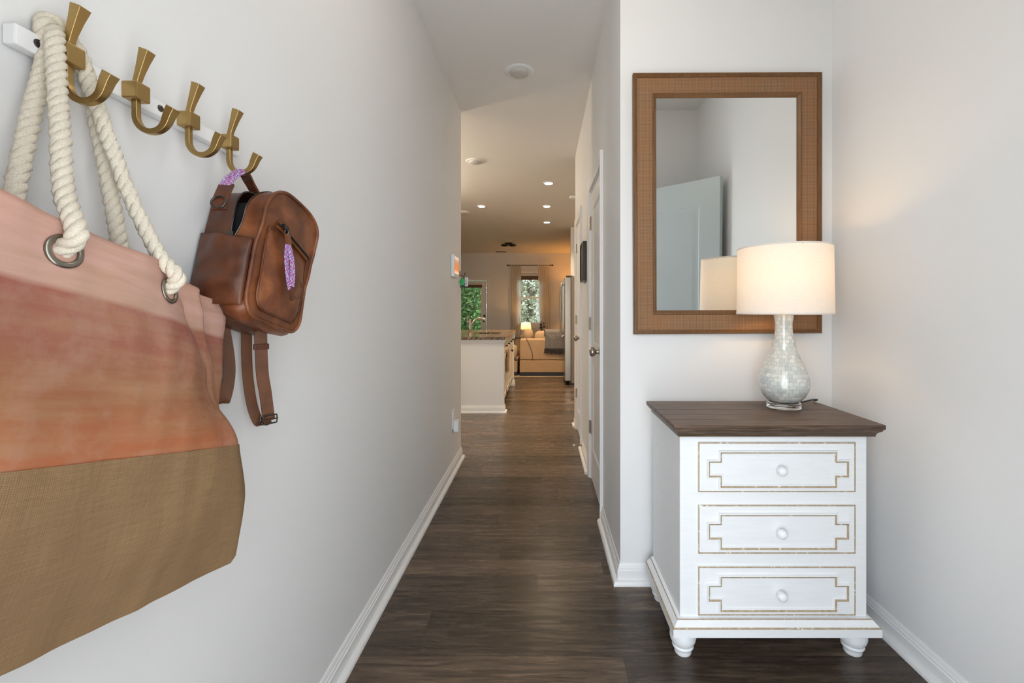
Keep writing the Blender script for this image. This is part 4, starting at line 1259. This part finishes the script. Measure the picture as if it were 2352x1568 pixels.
build('drain', MB().lathe([(.045, .651), (.045, .653), (.03, .652), (0, .6515)], ((SX0 + SX1) / 2, (SY0 + SY1) / 2, 0), 20, caps=False), 'gunmetal', sk, smooth=40)
fx_, fy_ = (1080 - VX) * 5.62 / F, 5.62
fa = thing('faucet', (fx_, fy_, .866), 'brushed nickel faucet with arched spout on the island', 'faucet')
build('column', MB().lathe([(.030, .866), (.030, .874), (.022, .880), (.020, .93), (.022, .935), (.022, .945), (.019, .95), (.019, 1.03), (.013, 1.06), (0, 1.064)], (fx_, fy_, 0), 24, caps=False), 'nickel', fa, smooth=40)
build('spout', MB().tube(smooth_path([(fx_ + .01, fy_, .975), (fx_ + .05, fy_, 1.040), (fx_ + .10, fy_ + .02, 1.068), (fx_ + .155, fy_ + .03, 1.062), (fx_ + .195, fy_ + .04, 1.030)], 20), [.013] * 15 + [.014, .015, .016, .016, .016, .016], 12), 'nickel', fa, smooth=50)
build('lever', MB().tube([(fx_ - .01, fy_, 1.0), (fx_ - .035, fy_, 1.03), (fx_ - .040, fy_, 1.085)], [.009, .007, .008], 10), 'nickel', fa, smooth=50)
tw = thing('dish_towel', (-.445, 5.69, .40), 'brown dish towel hanging on the island cabinet front', 'towel')
def twp(s_, t):
    return (-.433 + .010 * math.sin(s_ * 9) * (1 - t * .3) - .004 * (1 - t), lerp(5.58, 5.80, s_), lerp(.405, .68, t))
build('cloth', MB().grid(16, 16, twp), 'towel_brown', tw, smooth=60, solid=.006)

# ------------------------------------------------------------------ refrigerator
fg = thing('refrigerator', (.78, 7.55, 0), 'stainless steel refrigerator seen edge-on at the right of the kitchen', 'refrigerator')
FX0 = .345
build('cabinet', MB().box((FX0 + .100, 7.105, .03), (1.15, 7.90, 1.70)), 'fridge_side', fg, bevel=.005)
build('toe_grille', MB().box((FX0 + .075, 7.11, 0), (1.14, 7.89, .06)), 'black_plastic', fg)
for y0, y1 in ((7.100, 7.495), (7.505, 7.905)):
    d = build('door', MB().box((FX0, y0, .065), (FX0 + .094, y1, 1.685)), 'steel', fg, bevel=.008, bseg=3)
    yh = y1 - .05 if y0 < 7.3 else y0 + .05
    mb = MB().tube(smooth_path([(FX0 - .002, yh, .76), (FX0 - .045, yh, .79), (FX0 - .045, yh, 1.55), (FX0 - .002, yh, 1.58)], 20), .011, 10)
    build('handle', mb, 'steel', d, smooth=50)
    build('hinge_cap', MB().box((FX0 + .02, y0 + .01, 1.685), (FX0 + .13, y0 + .07, 1.712)), 'black_plastic', d, bevel=.004)

# ------------------------------------------------------------------ living room
rug = MB().box((-1.9, 7.99, .001), (.51, 10.6, .012))
rg_ = thing('area_rug', (.2, 9.2, 0), 'beige and brown patterned rug under the sofa', 'rug')
build('pile', rug, 'rug_pile', rg_)
fr_ = MB()
for i in range(240):
    x = -1.9 + 2.40 * i / 240 + random.uniform(0, .006)
    fr_.add([(x, 7.995, .004), (x + .010, 7.995, .004), (x + .012, 7.955 - random.uniform(0, .02), .002), (x + .002, 7.955, .002), (x, 7.995, .010), (x + .010, 7.995, .010), (x + .012, 7.955, .007), (x + .002, 7.955, .007)],
            [(0, 1, 2, 3), (4, 5, 6, 7), (0, 3, 7, 4), (1, 2, 6, 5), (2, 3, 7, 6)])
fo = build('fringe', fr_, 'rug_pile', rg_); fo['kind'] = 'stuff'
SY = 8.02
so = thing('sofa', (.35, 8.5, .012), 'beige upholstered sofa seen from behind, left part of it at the hall end', 'sofa')
so['label'] = 'beige upholstered sofa with its back to the kitchen'
build('base', MB().box((-.40, SY + .015, .013), (.495, SY + .93, .075)), 'black_plastic', so)
build('frame', MB().box((-.405, SY, .075), (.50, SY + .95, .285)), 'sofa_fabric', so, bevel=.012, bseg=3)
build('backrest', MB().box((-.405, SY + .002, .288), (.50, SY + .20, .668)), 'sofa_fabric', so, bevel=.03, bseg=4)
for x0, x1 in ((-.405, -.26), (.36, .50)): build('armrest', MB().box((x0, SY + .21, .288), (x1, SY + .94, .60)), 'sofa_fabric', so, bevel=.03, bseg=4)
build('headrest', MB().box((.06, SY + .015, .65), (.495, SY + .185, .815)), 'sofa_fabric', so, bevel=.05, bseg=4)
build('seat_cushion', MB().box((-.25, SY + .21, .288), (.35, SY + .95, .44)), 'cushion_fabric', so, bevel=.035, bseg=4)
lf = [(-.300, SY - .002, .70), (-.27, SY - .003, .63), (-.19, SY - .004, .44), (-.175, SY - .004, .29)]
build('seam', MB().tube(smooth_path(lf, 16), .005, 6), 'charcoal_line', so, smooth=60)
th_ = thing('throw_blanket', (.25, SY + .1, .5), 'grey knitted throw with dark fringe draped over the sofa back', 'blanket')
def blk(s_, t):
    x = lerp(.035, .50, s_)
    P = [(SY - .022, .485), (SY - .024, .60), (SY - .018, .70), (SY - .008, .79), (SY + .05, .830), (SY + .14, .832), (SY + .195, .80), (SY + .206, .70)]
    f_ = t * (len(P) - 1); k = min(int(f_), len(P) - 2); f_ -= k
    y, z = lerp(P[k][0], P[k + 1][0], f_), lerp(P[k][1], P[k + 1][1], f_)
    n_ = .012 * mnoise.noise(Vector((x * 9, t * 6, 0)))
    return (x + .01 * math.sin(t * 5), y + n_ - .004, z + n_ * .5)
build('cloth', MB().grid(24, 28, blk), 'blanket_grey', th_, smooth=60, solid=.010)
fb = MB()
for i in range(60):
    x = lerp(.030, .50, i / 59)
    fb.tube([(x, SY - .028, .492), (x + random.uniform(-.004, .004), SY - .034, .465), (x + random.uniform(-.008, .008), SY - .030, .43 - random.uniform(0, .025) - .02 * math.sin(i / 59 * math.pi))], .0045, 5)
fq = build('fringe', fb, 'fringe_dark', th_); fq['kind'] = 'stuff'
tag(build('throw_pillow', MB().ball((-.262, SY + .335, .716), .19, 24, (.50, .52, .60), .8), 'cushion_fabric', smooth=70), 'small round beige pillow at the left end of the sofa back', 'pillow')
tag(build('bolster_pillow', MB().ball((.045, SY + .345, .620), .195, 24, (1.02, .50, .90), .5), 'cushion_fabric', smooth=70), 'wide beige pillow along the sofa back beside the grey throw', 'pillow')
ac = thing('armchair', (-.72, 8.55, .012), 'beige armchair partly hidden by the island, left of the sofa', 'armchair')
build('base', MB().box((-1.05, SY + .05, .013), (-.452, SY + .85, .075)), 'black_plastic', ac)
build('frame', MB().box((-1.06, SY + .03, .075), (-.448, SY + .87, .275)), 'sofa_fabric', ac, bevel=.012)
build('backrest', MB().ball((-.755, SY + .16, .42), .30, 24, (1.02, .45, .46), .4), 'sofa_fabric', ac, smooth=70)
build('trim_band', MB().box((-1.05, SY + .035, .285), (-.455, SY + .10, .300)), 'charcoal_line', ac)

# table below the window with a lamp and a sprig
st = thing('side_table', (-.35, 11.9, 0), 'dark console table below the window behind the sofa', 'table')
build('tabletop', MB().box((-.80, 11.70, .44), (.12, 12.05, .47)), 'table_dark', st, bevel=.004)
for x in (-.77, .05):
    for y in (11.72, 11.99): build('leg', MB().box((x, y, 0), (x + .04, y + .04, .44)), 'table_dark', st)
tlx, tly = (1208 - VX) * 11.85 / F, 11.85
tl_ = thing('table_lamp', (tlx, tly, .47), 'small lit lamp below the far window behind the sofa', 'lamp')
build('lamp_shade', MB().lathe([(.140, .675), (.115, .850)], (tlx, tly, 0), 40, caps=False), 'shade_linen', tl_, smooth=60)
build('base', MB().lathe([(0, .47), (.06, .47), (.06, .48), (.02, .50), (.035, .55), (.03, .60), (.012, .63), (.012, .70), (0, .705)], (tlx, tly, 0), 24, caps=False), 'dark_bronze', tl_, smooth=50)
build('bulb', MB().ball((tlx, tly, .745), .03, 16), 'bulb_glow', tl_, smooth=60)
light('side_lamp_light', 'POINT', (tlx, tly, .795), 9, (1.0, .52, .16), shadow_soft_size=.03)
vx_, vy_ = (1243 - VX) * 11.85 / F, 11.85
vp = thing('dried_flowers', (vx_, vy_, .47), 'dark dried flower sprig in a slim vase before the far window', 'flowers')
build('vase', MB().lathe([(0, .47), (.04, .47), (.055, .53), (.03, .60), (.022, .64), (.03, .65)], (vx_, vy_, 0), 20), 'dark_bronze', vp, smooth=50)
sm = MB(); bl2 = MB()
for i in range(9):
    a = random.uniform(0, 6.28); tz = random.uniform(.72, .86); r_ = random.uniform(.0, .05)
    tip = Vector((vx_ + r_ * math.cos(a) + (.07 if i > 6 else 0), vy_ + r_ * math.sin(a), tz))
    sm.tube([(vx_, vy_, .62), tip], .004, 5)
    for k in range(4): bl2.ball(tip + Vector((random.uniform(-.02, .02), random.uniform(-.02, .02), random.uniform(-.05, .02))), .013, 8)
build('stems', sm, 'bark', vp); build('blossoms', bl2, 'fringe_dark', vp, smooth=60)
# floor lamp out of sight beyond the kitchen wall end; it lights the right of the far wall
flx, fly = 1.08, 11.95
flp = thing('floor_lamp', (flx, fly, 0), 'lit floor lamp beyond the refrigerator wall, glowing on the far wall', 'lamp')
build('base', MB().lathe([(0, 0), (.14, 0), (.14, .02), (.02, .035), (.012, .05)], (flx, fly, 0), 28), 'dark_bronze', flp, smooth=40)
build('pole', MB().lathe([(.012, .04), (.012, 1.42)], (flx, fly, 0), 16), 'dark_bronze', flp, smooth=40)
build('lamp_shade', MB().lathe([(.20, 1.36), (.15, 1.62)], (flx, fly, 0), 40, caps=False), 'shade_linen', flp, smooth=60)
build('bulb', MB().ball((flx, fly, 1.47), .035, 16), 'bulb_glow', flp, smooth=60)
light('floor_lamp_light', 'POINT', (flx, fly, 1.53), 27, (1.0, .38, .06), shadow_soft_size=.035)

# curtains, rod and blinds
CZ = H - (609 - VY) * (YF - .09) / F
YC = YF - .09
rd = thing('curtain_rod', (-.34, YC, CZ), 'thin black curtain rod above the far window', 'curtain rod')
cxL, cxR = (1166 - VX) * YC / F, (1269 - VX) * YC / F
build('rod', MB().tube([(cxL, YC, CZ), (cxR, YC, CZ)], .011, 12), 'black_metal', rd, smooth=60)
for x in (cxL, cxR): build('finial', MB().ball((x, YC, CZ), .024, 14), 'black_metal', rd, smooth=60)
for x in (cxL + .05, cxR - .05): build('bracket', MB().box((x - .008, YC, CZ - .012), (x + .008, YF, CZ + .004)), 'black_metal', rd)
def curtain(x0, x1, b0, b1, label):
    """hem of tabs at the rod; x0..x1 at top, b0..b1 at the foot"""
    t = thing('curtain', ((x0 + x1) / 2, YC, .03), label, 'curtain', 'sheer curtains at the far window')
    def cpt(s_, q):
        z = lerp(.03, CZ - .055, q)
        k = interp([0, .25, .55, 1], [0, .15, .75, 1], q)
        x = lerp(lerp(b0, x0, k), lerp(b1, x1, k), s_)
        return (x, YC + .028 * math.sin(s_ * 5.5 * 2 * math.pi) * (.55 + .45 * (1 - q)), z)
    build('fabric', MB().grid(96, 24, cpt), 'curtain_sheer', t, smooth=70)
    for i in range(6):
        x = lerp(x0 + .02, x1 - .02, i / 5)
        build('tab', MB().ribbon(smooth_path([(x, YC - .012, CZ - .075), (x, YC - .014, CZ), (x, YC, CZ + .013), (x, YC + .014, CZ), (x, YC + .012, CZ - .075)], 16), (1, 0, 0), .028, .003), 'curtain_sheer', t)
def fxx(px_): return (px_ - VX) * YC / F
curtain(fxx(1173), fxx(1197), fxx(1172), fxx(1196), 'sheer white curtain left of the far window')
curtain(fxx(1236), fxx(1262), fxx(1244), fxx(1263), 'sheer white curtain right of the far window, drawn aside')
def blind(x0, x1, z0, z1, y, label):
    t = thing('window_blind', ((x0 + x1) / 2, y, z0), label, 'blind')
    mb = MB(); n = max(3, int((z1 - z0) / .022))
    for i in range(n):
        z = lerp(z0, z1 - .012, i / n); mb.box((x0, y - .024, z), (x1, y + .020, z + (z1 - z0) / n * .8))
    build('slat_stack', mb, 'blind_wood', t)
    build('bottom_rail', MB().box((x0, y - .026, z0 - .022), (x1, y + .022, z0 - .002)), 'blind_wood', t, bevel=.003)
    build('head_rail', MB().box((x0, y - .026, z1 - .01), (x1, y + .024, z1 + .035)), 'cabinet_cream', t, bevel=.003)
blind(WX0 + .012, WX1 - .012, 2.03, 2.13, YF + .024, 'raised brown wood blind at the top of the far window')
blind(PX0 + .14, PX1 - .125, 1.815, 1.88, YF - .002, 'raised brown blind at the top of the patio door glass')

# ------------------------------------------------------------------ outdoors
sbox('wall_daylight_block', [((1.15, -3.2, -.15), (1.30, .05, 3.0))], 'wall_paint')  # unseen wall added to hold daylight off the near left wall
sbox('roof_daylight_block', [((-1.6, -1.7, 2.62), (1.15, .05, 2.72))], 'trim_white')  # unseen slab added to limit sky light through the front door
struct(build('ground_yard', MB().box((-14, 12.61, -.25), (14, 40, -.12)), 'lawn'), 'lawn outside the far windows')
def tree(x, y, h, rad, n, leafm, label, seed, z0=-.12):
    rn = random.Random(seed)
    t = thing('tree', (x, y, z0), label, 'tree', 'trees outside the far windows')
    tk = MB().tube([(x, y, z0), (x + .1, y, z0 + h * .35), (x + .05, y + .1, z0 + h * .8)], [.16, .12, .04], 10)
    for i in range(6):
        a = rn.uniform(0, 6.28); z = z0 + h * rn.uniform(.25, .6)
        tk.tube([(x + .08, y, z), (x + math.cos(a) * rad * .5, y + math.sin(a) * rad * .5, z + h * .2)], [.05, .015], 6)
    build('trunk', tk, 'bark', t, smooth=60)
    mb = MB()
    for i in range(n):
        u_, v_, z_ = rn.uniform(-1, 1), rn.uniform(-1, 1), rn.random()
        wob = .75 + .35 * mnoise.noise(Vector((u_ * 1.5 + seed, v_, z_ * 3)))
        p = Vector((x + u_ * rad * wob, y + v_ * rad * .8 * wob, z0 + .1 + z_ * h * .95))
        a = Vector((rn.gauss(0, 1), rn.gauss(0, 1), rn.gauss(0, .6))).normalized(); b = a.orthogonal().normalized()
        s_ = rn.uniform(.06, .12)
        mb.add([p - a * s_, p + b * s_ * .55, p + a * s_, p - b * s_ * .55], [(0, 1, 2, 3)])
    build('foliage', mb, leafm, t)
tree(-2.75, 15.4, 3.6, 1.15, 5200, 'leaf', 'dense green tree close outside the patio door', 1)
tree(-3.3, 18.6, 4.2, 1.5, 4200, 'leaf', 'second green tree farther behind the one outside the patio door', 2)
tree(-.55, 16.8, 3.9, 1.05, 2600, 'leaf_pale', 'pale grey-green tree outside the far window', 3)
tree(-.2, 20.6, 4.6, 1.5, 4200, 'leaf_pale', 'taller pale tree farther behind in the far window view', 4)
